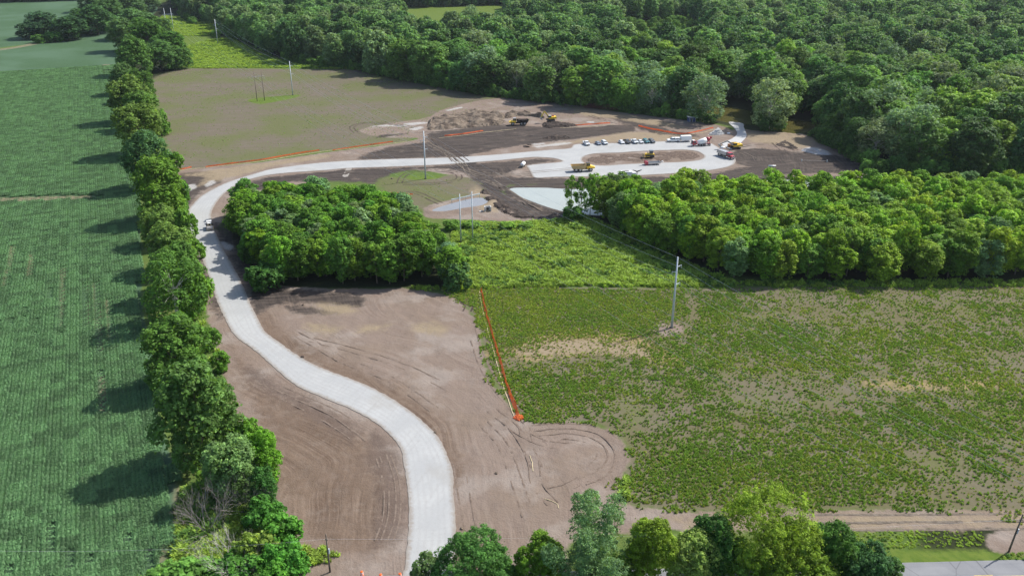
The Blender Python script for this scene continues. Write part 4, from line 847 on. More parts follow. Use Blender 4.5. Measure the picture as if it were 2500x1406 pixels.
dens = .27 + .85 * (field_noise(X, Y, 14, 61) - .45) + 1.3 * (field_noise(X, Y, 2.2, 62) - .5)
def blob(cx, cy, rx, ry): return np.exp(-(((px_ - cx) / rx) ** 2 + ((py_ - cy) / ry) ** 2))
dens += .9 * blob(1350, 745, 260, 50) + .55 * blob(1250, 800, 120, 60) + .4 * blob(1560, 780, 160, 60) + .65 * blob(1750, 1160, 330, 75) + .35 * blob(1400, 950, 220, 45) + .5 * blob(2280, 1030, 180, 35) + .4 * blob(1950, 860, 200, 50) - .55 * blob(1440, 840, 170, 26) - .2 * blob(1950, 955, 330, 30) - .2 * blob(2200, 780, 240, 30) - .5 * blob(2470, 880, 60, 30) - .15 * blob(2000, 1000, 250, 30) - .12 * blob(2300, 1150, 200, 60) + .3 * blob(1300, 1010, 120, 25) - 1.2 * blob(1630, 800, 40, 22) - .7 * blob(1690, 750, 14, 40)
ok = (s_ > 0) & (r.uniform(size=nW) < np.clip(dens, .1, .8)) & (px_ > -30) & (px_ < 2800); X, Y, px_, py_, dens = X[ok], Y[ok], px_[ok], py_[ok], dens[ok]; k = len(X)
yel = np.clip(.2 + 1.2 * (field_noise(X, Y, 9, 66) - .45) + .25 * blob(1400, 745, 260, 40) + .35 * blob(2330, 930, 260, 60) + .3 * blob(1250, 760, 120, 70), 0, .8); u_ = r.uniform(size=k)
dry = .12 + .7 * blob(1440, 840, 190, 32) + .35 * blob(1300, 858, 100, 20)
ix = np.where(u_ < yel, 3, np.where(r.uniform(size=k) < dry, 4, r.integers(0, 3, k)))
scatter_plants('field_weeds', np.stack([X, Y, np.zeros(k)], 1), weeds, ix, r.uniform(0, 6.28, k), r.uniform(.55, 1.35, k), 'patchy weeds and volunteer plants over the bare field on the right', 'weeds')
print('WEEDS', k)
# tall meadow between grove and plantation, rough grass elsewhere
M['meadow'] = leafmat('meadow_leaves', (.27, .34, .065), var=.35, trans=.38, tint=False, sheen=.1)
M['meadow2'] = leafmat('meadow_dark_leaves', (.10, .17, .045), var=.35, trans=.35, tint=False, sheen=.1)
mead = [blade_mesh('meadow_tuft', 46, .8, 1.15, .2, 520 + i, M['meadow'], .55, .6) for i in range(3)] + [blade_mesh('meadow_tuft_dark', 46, .8, 1.2, .2, 525, M['meadow2'], .55, .6), blade_mesh('meadow_dry', 40, .7, .9, .1, 526, M['drygrass'], .5, .5)]
MEAD = [smooth(gpl(p), 3, True) for p in ([(1100,580),(1130,545),(1250,545),(1385,535),(1420,528),(1480,552),(1560,592),(1650,632),(1760,676),(1800,692),(1740,700),(1400,698),(1130,700),(1120,640)], [(470,110),(560,96),(640,135),(720,156),(860,168),(640,166),(470,166),(440,140)], [(2010,1302),(2400,1298),(2400,1330),(2140,1340),(2040,1345),(2000,1330)], [(2450,1352),(2600,1350),(2600,1364),(2440,1366)], [(400,40),(540,60),(545,84),(420,84)], [(700,1352),(790,1338),(830,1358),(800,1372),(730,1380)], [(1000,700),(1120,696),(1135,712),(1000,708)],[(1500,690),(2600,684),(2600,698),(1500,700)], [(1522,1165),(1534,1165),(1536,1215),(1512,1222)])]
X = []; Y = []
for i, p in enumerate(MEAD):
    ar = .5 * abs(np.dot(p[:, 0], np.roll(p[:, 1], 1)) - np.dot(p[:, 1], np.roll(p[:, 0], 1))); n_ = int(min(ar * (3.5 if i in (2, 3) else 2.0 if i in (0, 5, 8) else .8), 9000)); q = np.stack([r.uniform(p[:, 0].min(), p[:, 0].max(), n_ * 3), r.uniform(p[:, 1].min(), p[:, 1].max(), n_ * 3)], 1)
    q = q[inside(q[:, 0], q[:, 1], p)][:n_]; X.append(q[:, 0]); Y.append(q[:, 1])
# hedge bottom grass and lawn fringe
hb = gpl([(380,1400),(430,1400),(430,1250),(455,1190),(560,1200),(700,1400),(560,1440),(300,1440)]); q = np.stack([r.uniform(hb[:, 0].min(), hb[:, 0].max(), 2500), r.uniform(hb[:, 1].min(), hb[:, 1].max(), 2500)], 1); q = q[inside(q[:, 0], q[:, 1], hb)]; X.append(q[:, 0]); Y.append(q[:, 1])
hs = gpl([(440,1100),(400,900),(370,740),(352,600),(320,400),(295,260),(330,180),(372,200),(395,330),(420,430),(470,620),(500,760),(548,880),(600,1010),(640,1120),(560,1190)]); q = np.stack([r.uniform(hs[:, 0].min(), hs[:, 0].max(), 5000), r.uniform(hs[:, 1].min(), hs[:, 1].max(), 5000)], 1); q = q[inside(q[:, 0], q[:, 1], hs)]; X.append(q[:, 0]); Y.append(q[:, 1])
X = np.concatenate(X); Y = np.concatenate(Y); k = len(X); big = field_noise(X, Y, 7, 71)
sc = (.3 + 1.3 * field_noise(X, Y, 4.0, 70)) * r.uniform(.6, 1.2, k) * np.where((Y < 125) & (X > 30), .3, 1); u_ = r.uniform(size=k); ix = np.where(u_ < np.clip((big - .52) * 3, .03, .75), 3, np.where(u_ > .955, 4, r.integers(0, 3, k)))
scatter_plants('meadow_grass', np.stack([X, Y, np.zeros(k)], 1), mead, ix, r.uniform(0, 6.28, k), sc, 'tall lush meadow grass and rough verge growth between the trees', 'grass')
print('MEADOW', k)
# low sprouts over the brown upper field
spr = [blade_mesh('sprout', 8, .3, .2, .12, 540 + i, M['weed'], .7, .4) for i in range(2)]
FP = ZW['field']; X = r.uniform(-260, 60, 42000); Y = r.uniform(290, 640, 42000); ok = (sdf(X, Y, FP, -4) > 1) & (r.uniform(size=42000) < .12 + 1.3 * np.clip(field_noise(X, Y, 30, 75) - .46, 0, 1)); X, Y = X[ok], Y[ok]; k = len(X)
scatter_plants('field_sprouts', np.stack([X, Y, np.zeros(k)], 1), spr, r.integers(0, 2, k), r.uniform(0, 6.28, k), r.uniform(.5, 1.5, k), 'thin green sprouts scattered over the brown upper field', 'weeds')
# ------------------------------------------------------------------ poles, wires, fences, site objects
def steel_pole(b, yt, arms, label, i):
    x, y = gp(*b); H = height_at(b, yt); e = empty('steel_pole', (x, y, gz(x, y)), 0); tag(e, label, 'utility pole', 'single steel poles of the power line')
    MB().tube([(0, 0, -.3), (0, 0, H * .5), (0, 0, H)], [.34, .27, .18], 12).build('shaft', M['galv'], e, True)
    MB().tube([(0, 0, 0), (0, 0, .25)], [.5, .5], 12).build('base_plate', M['black'], e)
    d = Vector((LINE_N[0], LINE_N[1], 0))
    for s, z in arms:
        mb = MB(); tip = d * (1.5 * s); mb.tube([(0, 0, z), tip * .6 + Vector((0, 0, z + .12)), tip + Vector((0, 0, z + .3))], [.10, .08, .06], 8)
        a = mb.build('arm', M['galv'], e); q = tip + Vector((0, 0, z + .3)); MB().tube([q, q + Vector((0, 0, -.75))], [.07, .07], 8).build('insulator', M['tin'], a)
    return e
def line_pts(b): return Vector((*gp(*b), 0))
P1, P2, P3, P4 = [line_pts(q) for q in ((1640,800),(1039,437),(715,233),(532,108))]
LD = (P1 - P2).normalized(); LINE_N = (LD.y, -LD.x)
PH = [height_at(b, t_) for b, t_ in (((1640,800),628),((1039,437),320),((715,233),150),((532,108),48))]
ARM = [(-1, .865), (1, .80), (-1, .62)]
for i, (b, yt, lb) in enumerate([((1640,800),628,'grey steel pole standing in the patchy weed field'), ((1039,437),320,'grey steel pole between pale road and grove'), ((715,233),150,'grey steel pole in the upper brown field'), ((532,108),48,'farthest grey steel pole on the upper green strip')]):
    steel_pole(b, yt, [(s, PH[i] * z) for s, z in ARM], lb, i)
def wire(p, q, sag, label, r=.022):
    mb = MB(); n = 14; pts = [p.lerp(q, k / n) - Vector((0, 0, 4 * sag * (k / n) * (1 - k / n))) for k in range(n + 1)]
    o = mb.tube(pts, r, 4, False).build('power_cable', M['wire']); return tag(o, label, 'cable', 'overhead power cables')
def ends(P, H):
    d = Vector((LINE_N[0], LINE_N[1], 0)); return [P + Vector((0, 0, H))] + [P + d * 1.5 * s + Vector((0, 0, H * z - .45)) for s, z in ARM]
P0 = P1 + (P1 - P2) * .85; E = [ends(P0, PH[0])] + [ends(p, h) for p, h in zip((P1, P2, P3, P4), PH)] 
SPN = ['crossing the weed field to the right frame side', 'between weed-field pole and roadside pole', 'between roadside pole and brown-field pole', 'between brown-field pole and farthest pole']
WN = ['top shield wire', 'upper left conductor', 'upper right conductor', 'lower left conductor']
for s in range(4):
    for k in range(4): wire(E[s][k], E[s + 1][k], 3.2 if k else 2.2, 'thin grey %s %s' % (WN[k], SPN[s]), .018 if s < 2 else .03)
def pole_pair(b0, b1, yt, zc, over, mat, name, label, r=.24):
    a, c = line_pts(b0), line_pts(b1); H = (height_at(b0, yt[0]) + height_at(b1, yt[1])) / 2; m = (a + c) / 2; e = empty(name, m); tag(e, label, 'utility pole', 'double pole frames of the second line')
    d = (c - a).normalized()
    for p in (a - m, c - m): MB().tube([p + Vector((0, 0, -.3)), p + Vector((0, 0, H))], [r, r * .6], 10).build('post', mat, e, True)
    z = H * zc; L_ = (c - a).length / 2 + over; MB().box((0, 0, z), (L_ * 2, .24, .30), Matrix.Rotation(math.atan2(d.y, d.x), 3, 'Z')).build('crossarm', M['galv'] if mat is not M['wood'] else M['palewood'], e)
    tips = []
    for s in (-.97, 0, .97):
        q = d * L_ * s + Vector((0, 0, z - .15)); MB().tube([q, q - Vector((0, 0, 1.3))], .07, 6).build('insulator', M['tin'], e); tips.append(m + q - Vector((0, 0, 1.3)))
    if mat is M['wood']: MB().tube([a - m + Vector((0, 0, z - .4)), c - m + Vector((0, 0, z - 4))], .07, 6).build('brace', M['wood'], e)
    return tips
T1 = pole_pair((1125,592), (1154,585), (478, 464), .92, 3.2, M['galv'], 'steel_pole_pair', 'tall steel pole pair with a crossarm at the left end of the meadow')
T2 = pole_pair((628,248), (646,246), (178, 174), .84, 1.5, M['wood'], 'wooden_pole_pair', 'brown wooden pole pair with a pale crossarm in the upper field', .2)
T3 = pole_pair((410,88), (426,87), (21, 20), .78, 1.6, M['galv'], 'steel_pole_pair', 'steel pole pair beside the copse at the top left')
off = [T1[k] + (T1[k] - T2[k]) * .62 for k in range(3)]
for k in range(3):
    w_ = ('left', 'middle', 'right')[k]
    wire(T1[k], off[k], 3, 'faint %s conductor from the meadow pole pair over the weed field' % w_, .016); wire(T2[k], T1[k], 4, 'faint %s conductor between meadow pole pair and wooden pair' % w_, .025); wire(T3[k], T2[k], 4, 'faint %s conductor between wooden pair and copse pole pair' % w_, .03)
# wooden poles by the asphalt road
UP = []
for b, yt, lx, lb in (((806,1396),1303,0,'dark wooden utility pole on the bare bank at lower left'), ((2462,1347),1255,.55,'leaning weathered utility pole beside the asphalt road')):
    x, y = gp(*b); H = height_at(b, yt); e = empty('wooden_pole', (x, y, 0)); tag(e, lb, 'utility pole', 'wooden poles along the asphalt road')
    MB().tube([(0, 0, -.3), (lx * .5, 0, H * .5), (lx, 0, H)], [.17, .15, .11], 10).build('shaft', M['wood'], e, True)
    MB().box((lx * .86, 0, H * .86), (.5, .12, .12)).build('bracket', M['wood'], e); MB().tube([(lx * .55 + .2, 0, H * .5), (lx * .62 + .2, 0, H * .62)], .14, 8).build('transformer_can', M['galv'], e)
    UP.append(Vector((x, y, 0)) + Vector((lx, 0, H * .86)))
wd = (UP[1] - UP[0]).normalized()
for k, (a, b, lb) in enumerate([(UP[0], UP[0] - wd * 60, 'pole wire running left over the hedgerow end'), (UP[0], UP[1], 'pole wire crossing the pale road to the leaning pole'), (UP[1], UP[1] + wd * 50, 'pole wire leaving right from the leaning pole')]):
    o = wire(a + Vector((0, 0, .1)), b + Vector((0, 0, .1)), 1.2, lb, .009)

# ---- orange safety fence: sagging mesh on stakes
t = NT('orange_mesh_fence'); n = t.noise(t.oc(), 1.5, 4); c = t.mix(t.ramp(n, .3, .7), (.80, .15, .03), (.95, .23, .06)); d = t.pbr(c, .6, 0, .3); tr = t.n('BsdfTranslucent'); t.L(c, tr.inputs[0]); m_ = t.n('MixShader'); m_.inputs[0].default_value = .42; t.t.links.new(d, m_.inputs[1]); t.t.links.new(tr.outputs[0], m_.inputs[2]); tp = t.n('BsdfTransparent'); m2 = t.n('MixShader'); m2.inputs[0].default_value = .38; t.t.links.new(m_.outputs[0], m2.inputs[1]); t.t.links.new(tp.outputs[0], m2.inputs[2]); M['fence'] = t.fin(m2.outputs[0])
def fence(pts, label, h=1.1, lay=0.0, seed=0, step=2.5, wild=.25):
    W = smooth(gpl(pts), step); r = random.Random(seed); e = empty('orange_fence', (W[0][0], W[0][1], 0)); tag(e, label, 'fence', 'orange safety fences')
    mb = MB(); sk = MB(); n = len(W); prev = None; rows = []
    for i, (x, y) in enumerate(W):
        d = W[min(i + 1, n - 1)] - W[max(i - 1, 0)]; d = d / (np.linalg.norm(d) + 1e-9); nn = np.array([-d[1], d[0]]); l = lay * r.uniform(.5, 1.2) + wild * r.uniform(-.5, .5); hh_ = h * (1 - .35 * min(1, abs(l))) * r.uniform(.75, 1.05); z = gz(x, y)
        o = np.array([x - W[0][0], y - W[0][1]]); rows.append([(*(o + nn * l * h * k), z + .02 + hh_ * k ** (1 + .4 * abs(l))) for k in (0, .5, 1)])
        if i % 2 == 0: sk.tube([(o[0], o[1], z - .3), (o[0] + nn[0] * l * h * .6, o[1] + nn[1] * l * h * .6, z + h * 1.08)], .025, 5)
    for i in range(n - 1):
        for k in range(2): mb.plate([rows[i][k], rows[i + 1][k], rows[i + 1][k + 1], rows[i][k + 1]], .012)
    mb.build('mesh_panel', M['fence'], e); sk.build('stakes', M['palewood'], e)
    return e
FE = [([(1172,706),(1178,740),(1186,775),(1198,815),(1213,865),(1225,910),(1238,950),(1250,985),(1262,1018)],'long orange mesh fence along the left edge of the weed field',1.45,.55,.3),
 ([(425,417),(445,414),(468,409)],'short orange fence at the lower left corner of the brown field',1.2,.2,.3),
 ([(502,409),(560,401),(640,391),(720,377),(780,368)],'longest orange fence along the lower edge of the brown field',1.3,.2,.2),
 ([(812,368),(860,361),(910,354),(960,347)],'orange fence piece left of the roadside steel pole',1.2,.2,.25),
 ([(1085,333),(1130,328),(1180,321)],'faded orange fence below the spoil heap',1.3,.5,.3),
 ([(1366,310),(1400,308),(1440,305),(1490,302)],'red orange fence right of the excavator',1.5,.4,.5),
 ([(1558,308),(1580,314),(1610,320),(1640,326)],'orange fence dropping towards the lot beside the tan ground',1.6,.3,.2),
 ([(1640,326),(1670,328),(1700,323),(1722,317),(1742,313)],'orange fence curving up to the gravel pile',1.3,.4,.3),
 ([(952,472),(980,473),(1008,476)],'orange fence lying in the grass behind the grove',1.0,.9,.3)]
for i, (p, lb, h, lay, wl) in enumerate(FE): fence(p, lb, h * (.68 if i == 0 else .5), lay, i, 2.2, wl)
# crumpled end of the fence
x, y = gp(1267, 1020); r = random.Random(4); mb = MB(); bm = bmesh.new(); bmesh.ops.create_icosphere(bm, subdivisions=4, radius=1)
for v in bm.verts:
    q = v.co.copy(); f_ = 1 + .5 * (float(vnoise(q.x * 3 + 5, q.y * 3 + q.z * 2, 4)) - .5) + .5 * (float(vnoise(q.x * 8, q.y * 8 + q.z * 7, 6)) - .5); v.co = Vector((q.x * f_ * 1.05, q.y * f_ * .95, max(-.1, q.z) * f_ * .5))
mb.bm(bm); o = mb.build('fence_bundle', M['fence'], None, False, (x, y, gz(x, y) + .02)); tag(o, 'crumpled orange netting heap at the near end of the long fence', 'netting')
# straw wattles and silt rolls
def wattle(pts, label, r=.12, seed=0):
    r = .07 if seed in (1, 2) else .1
    W = smooth(gpl(pts), 1.0); j = np.random.default_rng(seed).normal(size=(len(W), 2)) * .06; mb = MB().tube([(x + a, y + b, gz(x, y) + r * .7) for (x, y), (a, b) in zip(W, j)], r, 6); o = mb.build('straw_wattle', M['straw']); tag(o, label, 'straw roll', 'straw rolls against erosion')
for i, (p, lb) in enumerate([([(1170,708),(1176,745),(1184,780),(1194,820),(1208,868),(1220,912),(1232,952),(1243,985),(1258,1022)],'pale straw roll alongside the long orange fence'),
 ([(1293,1112),(1299,1130),(1301,1150)],'short straw roll on the soil below the turning place'), ([(1330,1217),(1348,1222),(1360,1232),(1364,1242)],'crooked straw roll beside the silver poplar'),
 ([(425,420),(470,413),(560,404),(640,394),(720,381),(800,369),(880,361),(995,346)],'long straw roll under the brown field fences'), ([(1072,337),(1130,331),(1200,322),(1260,316)],'straw roll below the spoil heap fence'), ([(1600,322),(1660,331),(1705,326),(1745,316)],'straw roll under the fence by the gravel pile'), ([(1368,313),(1440,309),(1500,304)],'straw roll under the red orange fence')]): wattle(p, lb, .13, i)

# ---- traffic drums
def drum():
    e = empty('traffic_drum'); prof = [(.30, 0), (.30, .08), (.26, .09), (.25, .35), (.235, .36), (.225, .62), (.21, .63), (.20, .9), (.17, .98), (.05, 1.0)]
    MB().tube([(0, 0, 0), (0, 0, .09)], [.33, .31], 14).build('rubber_base', M['rubber'], e)
    MB().tube([(0, 0, z) for r_, z in prof], [r_ for r_, z in prof], 14).build('barrel', M['drum'], e)
    for z in (.22, .50, .74): MB().tube([(0, 0, z), (0, 0, z + .11)], [.262 - .06 * z, .257 - .06 * z], 14).build('stripe', M['reflect'], e)
    MB().tube([(-.08, 0, 1.0), (-.08, 0, 1.06), (.08, 0, 1.06), (.08, 0, 1.0)], .02, 6).build('handle', M['rubber'], e); return e
dp = drum(); dp.scale = (1.25, 1.25, 1.25)
for i, (b, lb) in enumerate([((884,1409),'orange striped traffic drum farthest left at the road mouth'), ((930,1415),'middle orange traffic drum between its two neighbours'), ((977,1413),'orange traffic drum touching the pale road edge')]):
    o = dp if i == 0 else copy_tree(dp); x, y = gp(*b); o.location = (x, y, gz(x, y)); tag(o, lb, 'traffic drum', 'traffic drums at the road mouth')

# ---- heaps: spoil, gravel, brush
def heap(name, poly, hmax, mat, label, cat, seed, step=.8, rough=.5, sc=4.0, edge=2.5, ridge=None):
    W = smooth(gpl(poly), 1.0, True); x0, y0 = W.min(0); x1, y1 = W.max(0); ax = np.arange(x0, x1 + step, step); ay = np.arange(y0, y1 + step, step); X, Y = np.meshgrid(ax, ay)
    s = sdf(X.ravel(), Y.ravel(), [W], -3).reshape(X.shape); nz = fbm(X / sc, Y / sc, seed, 5); rd_ = 1 - np.abs(2 * fbm(X / sc / 1.3, Y / sc / 1.3, seed + 7, 3) - 1)
    Hh = hmax * sstep(0, edge, s) * np.clip(.35 + rough * 2.2 * (nz - .45) + .45 * (rd_ - .5), .04, None) - .35
    V_ = np.stack([X.ravel(), Y.ravel(), Hh.ravel()], 1); nx_, ny_ = len(ax), len(ay); i0 = (np.arange(ny_ - 1)[:, None] * nx_ + np.arange(nx_ - 1)).ravel(); Q = np.stack([i0, i0 + 1, i0 + nx_ + 1, i0 + nx_], 1)
    keep = (s.ravel()[Q] > -step * 1.5).any(1); me = npmesh(name, V_, Q[keep], 4, False)
    bm = bmesh.new(); bm.from_mesh(me); bmesh.ops.delete(bm, geom=[v for v in bm.verts if not v.link_faces], context='VERTS'); bm.to_mesh(me); bm.free()
    o = link(name, me, None, mat); return tag(o, label, cat)
def soilmat(name, a, b, sc=.6, bs=.8):
    t = NT(name); P = t.pos(); n = t.noise(P, sc, 6, .65); m = t.noise(P, sc * 6, 4, .7); c = t.mix(t.ramp(n, .35, .65), a, b); c = t.mix(t.ramp(m, .5, .75, 0, .5), c, tuple(x * .6 for x in a)); return t.fin(t.pbr(c, .95, 0, .1, t.bump(t.math('ADD', n, m), bs, .3)))
M['spoil'] = soilmat('sandy_spoil', (.065, .05, .04), (.20, .162, .125), .22); M['muck'] = soilmat('dark_muck', (.028, .023, .021), (.085, .068, .058), .8); M['gravel'] = soilmat('grey_gravel', (.27, .28, .29), (.38, .385, .385), 1.5, .4); M['tilth'] = soilmat('brown_topsoil', (.085, .062, .05), (.16, .122, .098), .9)
heap('spoil_heap', [(1036,312),(1042,295),(1070,286),(1110,276),(1150,270),(1200,272),(1235,280),(1240,292),(1236,304),(1180,311),(1100,318),(1050,320)], 3.1, M['spoil'], 'large pale lumpy spoil heap left of the yellow dumper', 'heap', 5, .8, .6, 6, 4)
heap('spoil_heap', [(1225,285),(1250,274),(1300,279),(1332,286),(1330,290),(1300,286),(1262,285),(1240,292)], 3.2, M['spoil'], 'steep bank of dug soil behind the yellow dumper', 'heap', 9, .7, .5, 4, 1.6)
heap('dirt_mound', [(1322,300),(1345,296),(1380,300),(1420,306),(1400,312),(1330,314),(1318,308)], 2.6, M['muck'], 'dark mound carrying the tall yellow excavator', 'heap', 12, .7, .3, 4, 4)
heap('dirt_mound', [(1310,338),(1340,330),(1375,330),(1400,336),(1385,342),(1330,344)], 1.6, M['muck'], 'ridged dark mound in the middle of the muck strip', 'heap', 15, .7, .6, 3, 3)
heap('dirt_mound', [(1272,357),(1285,352),(1300,353),(1306,360),(1290,363),(1275,362)], 1.5, M['muck'], 'small dark mound beside the pale strip above the road', 'heap', 18, .5, .6, 2, 1.5)
heap('dirt_mound', [(1166,470),(1180,458),(1200,465),(1235,490),(1290,520),(1330,532),(1260,535),(1210,515),(1180,490)], 1.6, M['muck'], 'dark dirt bank between shallow puddle and pond', 'heap', 22, .6, .5, 3, 2.5)
heap('dirt_mound', [(1420,391),(1421,386),(1432,379.5),(1452,375.5),(1478,374),(1518,373),(1600,368.6),(1656,366.2),(1684,366.8),(1700,369),(1709,372.6),(1717,377.8),(1720,382),(1716.5,387.8),(1700,392.8),(1656,396.8),(1606,398),(1565,400.2),(1518,402.4),(1486,405),(1458,404.6),(1431,400.4),(1421.5,394)], .95, M['tilth'], 'long oval soil island in the middle of the turnaround', 'heap', 25, .55, .25, 5, 3.5)
heap('dirt_mound', [(1885,355),(1910,340),(1925,340),(1950,358),(1955,368),(1920,364)], 1.2, M['muck'], 'rutted dark mound right of the concrete ramp', 'heap', 28, .6, .6, 3, 2)
heap('gravel_pile', [(1722,329),(1738,318),(1752,314),(1768,320),(1778,328),(1760,332),(1738,332)], 7.0, M['gravel'], 'pointed grey gravel pile beside the orange fence', 'gravel pile', 31, .4, .1, 5, 6.5)
heap('gravel_pile', [(1945,367),(1970,359),(2000,362),(2015,372),(2030,378),(2000,380),(1965,374)], 1.2, M['gravel'], 'spread pale gravel patch at the far muddy corner', 'gravel pile', 34, .5, .4, 3, 2)
# dirt clods and stones along the road edge are part of the bank
heap('dirt_mound', [(615,760),(630,778),(642,802),(660,820),(690,845),(735,876),(770,890),(772,882),(735,862),(700,838),(665,808),(640,780),(628,755)], .7, M['tilth'], 'rough soil windrow along the right road edge below the grove', 'heap', 37, .5, .5, 2, 1.4)
x, y = gp(1470, 266); r = random.Random(9); mb = MB()
for i in range(420):
    u = r.uniform(-1, 1); v = r.gauss(0, .35); z = max(.2, (1 - u * u * .8) * 3.2 * r.uniform(.1, 1)); p = Vector((u * 9.5, v * 4 - u * 3.5, z)); d = Vector((r.gauss(0, 1), r.gauss(0, 1), r.gauss(0, .45))).normalized() * r.uniform(.8, 2.6); mb.tube([p - d, p + d * .2 + Vector((0, 0, .15)), p + d], [.06, .05, .025], 4, False)
o = mb.build('brush_pile', flat('reddish_brush', (.17, .075, .06), .95, var=.45, sc=1.5), None, False, (x, y, 0)); tag(o, 'long reddish brown brush pile at the forest edge', 'brush pile')
for i, (b, n_, L_, lb) in enumerate([((1408,254),14,4,'grey log stack left of the brush pile'), ((1537,268),10,5,'grey logs lying right of the brush pile'), ((1570,273),6,4,'small pair of pale logs under the forest edge'), ((1618,279),9,4,'loose grey branches halfway to the blue shed'), ((1648,284),7,3,'loose grey branches nearest the blue shed')]):
    x, y = gp(*b); mb = MB(); r = random.Random(30 + i)
    for k in range(n_):
        a = r.gauss(-.15, .25); c0 = Vector((r.uniform(-2, 2), r.uniform(-1.2, 1.2), .15 + .2 * (k % 4))); d = Vector((math.cos(a), math.sin(a), r.uniform(-.04, .08))) * L_ * r.uniform(.5, 1) / 1.2; mb.tube([c0 - d, c0 + d], [.17, .12], 6)
    o = mb.build('log_stack', M['palewood'], None, False, (x, y, 0)); tag(o, lb, 'logs', 'logs along the forest edge')
# ---- blue shed, white farm shed, culvert end, pipe, tank, drums
x, y = gp(1687, 297); e = empty('blue_shed', (x, y, 0), .18); tag(e, 'small blue shed with pale lean-to roof at the forest edge', 'shed')
MB().prism([(-1.7, 0), (1.7, 0), (1.7, 2.3), (-1.7, 2.6)], -1.4, 1.4, bev=.02).build('wall', M['blue'], e); MB().prism([(-2.2, 2.62), (2.2, 2.3), (2.2, 2.42), (-2.2, 2.74)], -1.9, 1.7).build('roof', M['tin'], e)
d = MB().box((-.2, -1.42, 1.0), (.9, .05, 1.95)).build('door', M['black'], e); MB().box((.15, -1.46, 1.0), (.05, .05, .14)).build('handle', M['rim'], d)
for sx in (-1.7, -.75, .35, 1.7): MB().box((sx, -1.75 if abs(sx) > 1 else -1.43, 1.15), (.12, .06, 2.3)).build('post', M['white'], e)
x, y = gp(177, 92); e = empty('farm_shed', (x, y, 0), .3); tag(e, 'tiny white shed half hidden in the field copse', 'shed')
MB().prism([(-2.2, 0), (2.2, 0), (2.2, 2.2), (0, 3.2), (-2.2, 2.2)], -2, 2).build('wall', M['white'], e)
for s in (-1, 1): MB().plate([(s * 2.5, -2.3, 2.1), (s * 2.5, 2.3, 2.1), (0, 2.3, 3.26), (0, -2.3, 3.26)], .06).build('roof', M['tin'], e)
MB().box((0, -2.03, 1), (1.2, .06, 1.9)).build('door', M['tin'], e)
x, y = gp(1190, 514); e = empty('culvert_headwall', (x, y, gz(x, y)), .2); tag(e, 'white concrete culvert end at the foot of the dirt bank', 'culvert')
MB().box((0, 0, .9), (2.4, .3, 1.9), bev=.03).build('headwall', M['concrete'], e)
for s in (-1, 1): MB().prism([(-.15, 0), (.15, 0), (.15, 1.8), (-.15, 1.8)], -1.5, -.16).build('wingwall', M['concrete'], e).location = (s * 1.1, 0, 0)
MB().tube([(0, -.35, .75), (0, -.1, .75)], .52, 14).build('pipe', M['black'], e)
x, y = gp(1174, 517); o = MB().box((0, 0, .15), (1.6, .45, .3), Matrix.Rotation(.7, 3, 'Z'), .04).build('concrete_block', M['concrete'], None, False, (x, y, gz(x, y))); tag(o, 'loose pale concrete beam left of the culvert end', 'block')
x, y = gp(1277, 407); e = empty('white_tank', (x, y, gz(x, y)), math.pi / 2 - .25); tag(e, 'white cylindrical tank trailer on brown soil beside the lower lot', 'tank')
b_ = [(-1.9, .25), (-1.8, .6), (-1.5, .8), (1.5, .8), (1.8, .6), (1.9, .25)]; MB().tube([(a, 0, 1.25) for a, r_ in b_], [r_ for a, r_ in b_], 18).build('barrel', M['white'], e, True)
MB().box((0, 0, .45), (3.6, .9, .14)).build('chassis', M['black'], e); MB().tube([(-1.95, 0, 1.1), (-1.9, 0, 1.1)], .2, 12).build('valve', M['black'], e)
for s in (-1, 1): MB().tube([(.2, s * .55, .36), (.2, s * .75, .36)], .36, 16).build('wheel', M['rubber'], e)
x, y = gp(1885, 407); o = MB().tube([(-1.6, 0, .35), (1.6, .1, .35)], .35, 14).build('white_pipe', M['white'], None, True, (x, y, gz(x, y))); tag(o, 'short white pipe lying on the far dark mud', 'pipe')
x, y = gp(1988, 395); e = empty('pipe_barrier', (x, y, gz(x, y)), -.12); tag(e, 'long low pipe with white end blocks on the far mud', 'pipe')
MB().tube([(-5.5, 0, .45), (5.5, 0, .45)], .09, 8).build('rail', M['palewood'], e)
for s in (-1, 1): MB().box((s * 5.5, 0, .45), (.35, .35, .9), bev=.04).build('end_block', M['white'], e)
for b, sz, lb in (((1617,395),.5,'small white bag on the near edge of the soil island'), ((1764,361),1.3,'white sack beside the yellow paver'), ((1779,326),.9,'white bundle right of the pointed gravel pile')):
    x, y = gp(*b); bm = bmesh.new(); bmesh.ops.create_icosphere(bm, subdivisions=3, radius=sz)
    for v in bm.verts: q = v.co.normalized(); v.co = v.co * (.8 + .4 * float(vnoise(q.x * 3 + b[0], q.y * 3 + q.z, 3))); v.co.z = max(v.co.z, -.1) * .6
    o = MB().bm(bm).build('sack', M['white'], None, True, (x, y, gz(x, y) + .05)); tag(o, lb, 'sack')
r = random.Random(12)
for i, (b, s, lb) in enumerate([((957,437),.45,'pale stone in the soil left of the steel pole'), ((1128,1290),.35,'stone near the frame bottom right of the road, left of its pair'), ((1170,1292),.4,'tan stone on soil above the low pine'), ((738,872),.42,'dark rock on the right road edge'), ((1212,1156),.3,'pale stone in the soil left of the turning place'), ((740,745),.35,'white stone under the grove front'), ((1062,1056),.3,'orange-tan stone at the right road edge')]):
    x, y = gp(*b); bm = bmesh.new(); bmesh.ops.create_icosphere(bm, subdivisions=2, radius=s)
    for v in bm.verts: v.co *= .75 + .5 * r.random(); v.co.z *= .7
    o = MB().bm(bm).build('stone', M['muck'] if 'dark' in lb else M['spoil'], None, False, (x, y, gz(x, y) + s * .3)); tag(o, lb, 'stone', 'loose stones on the site')

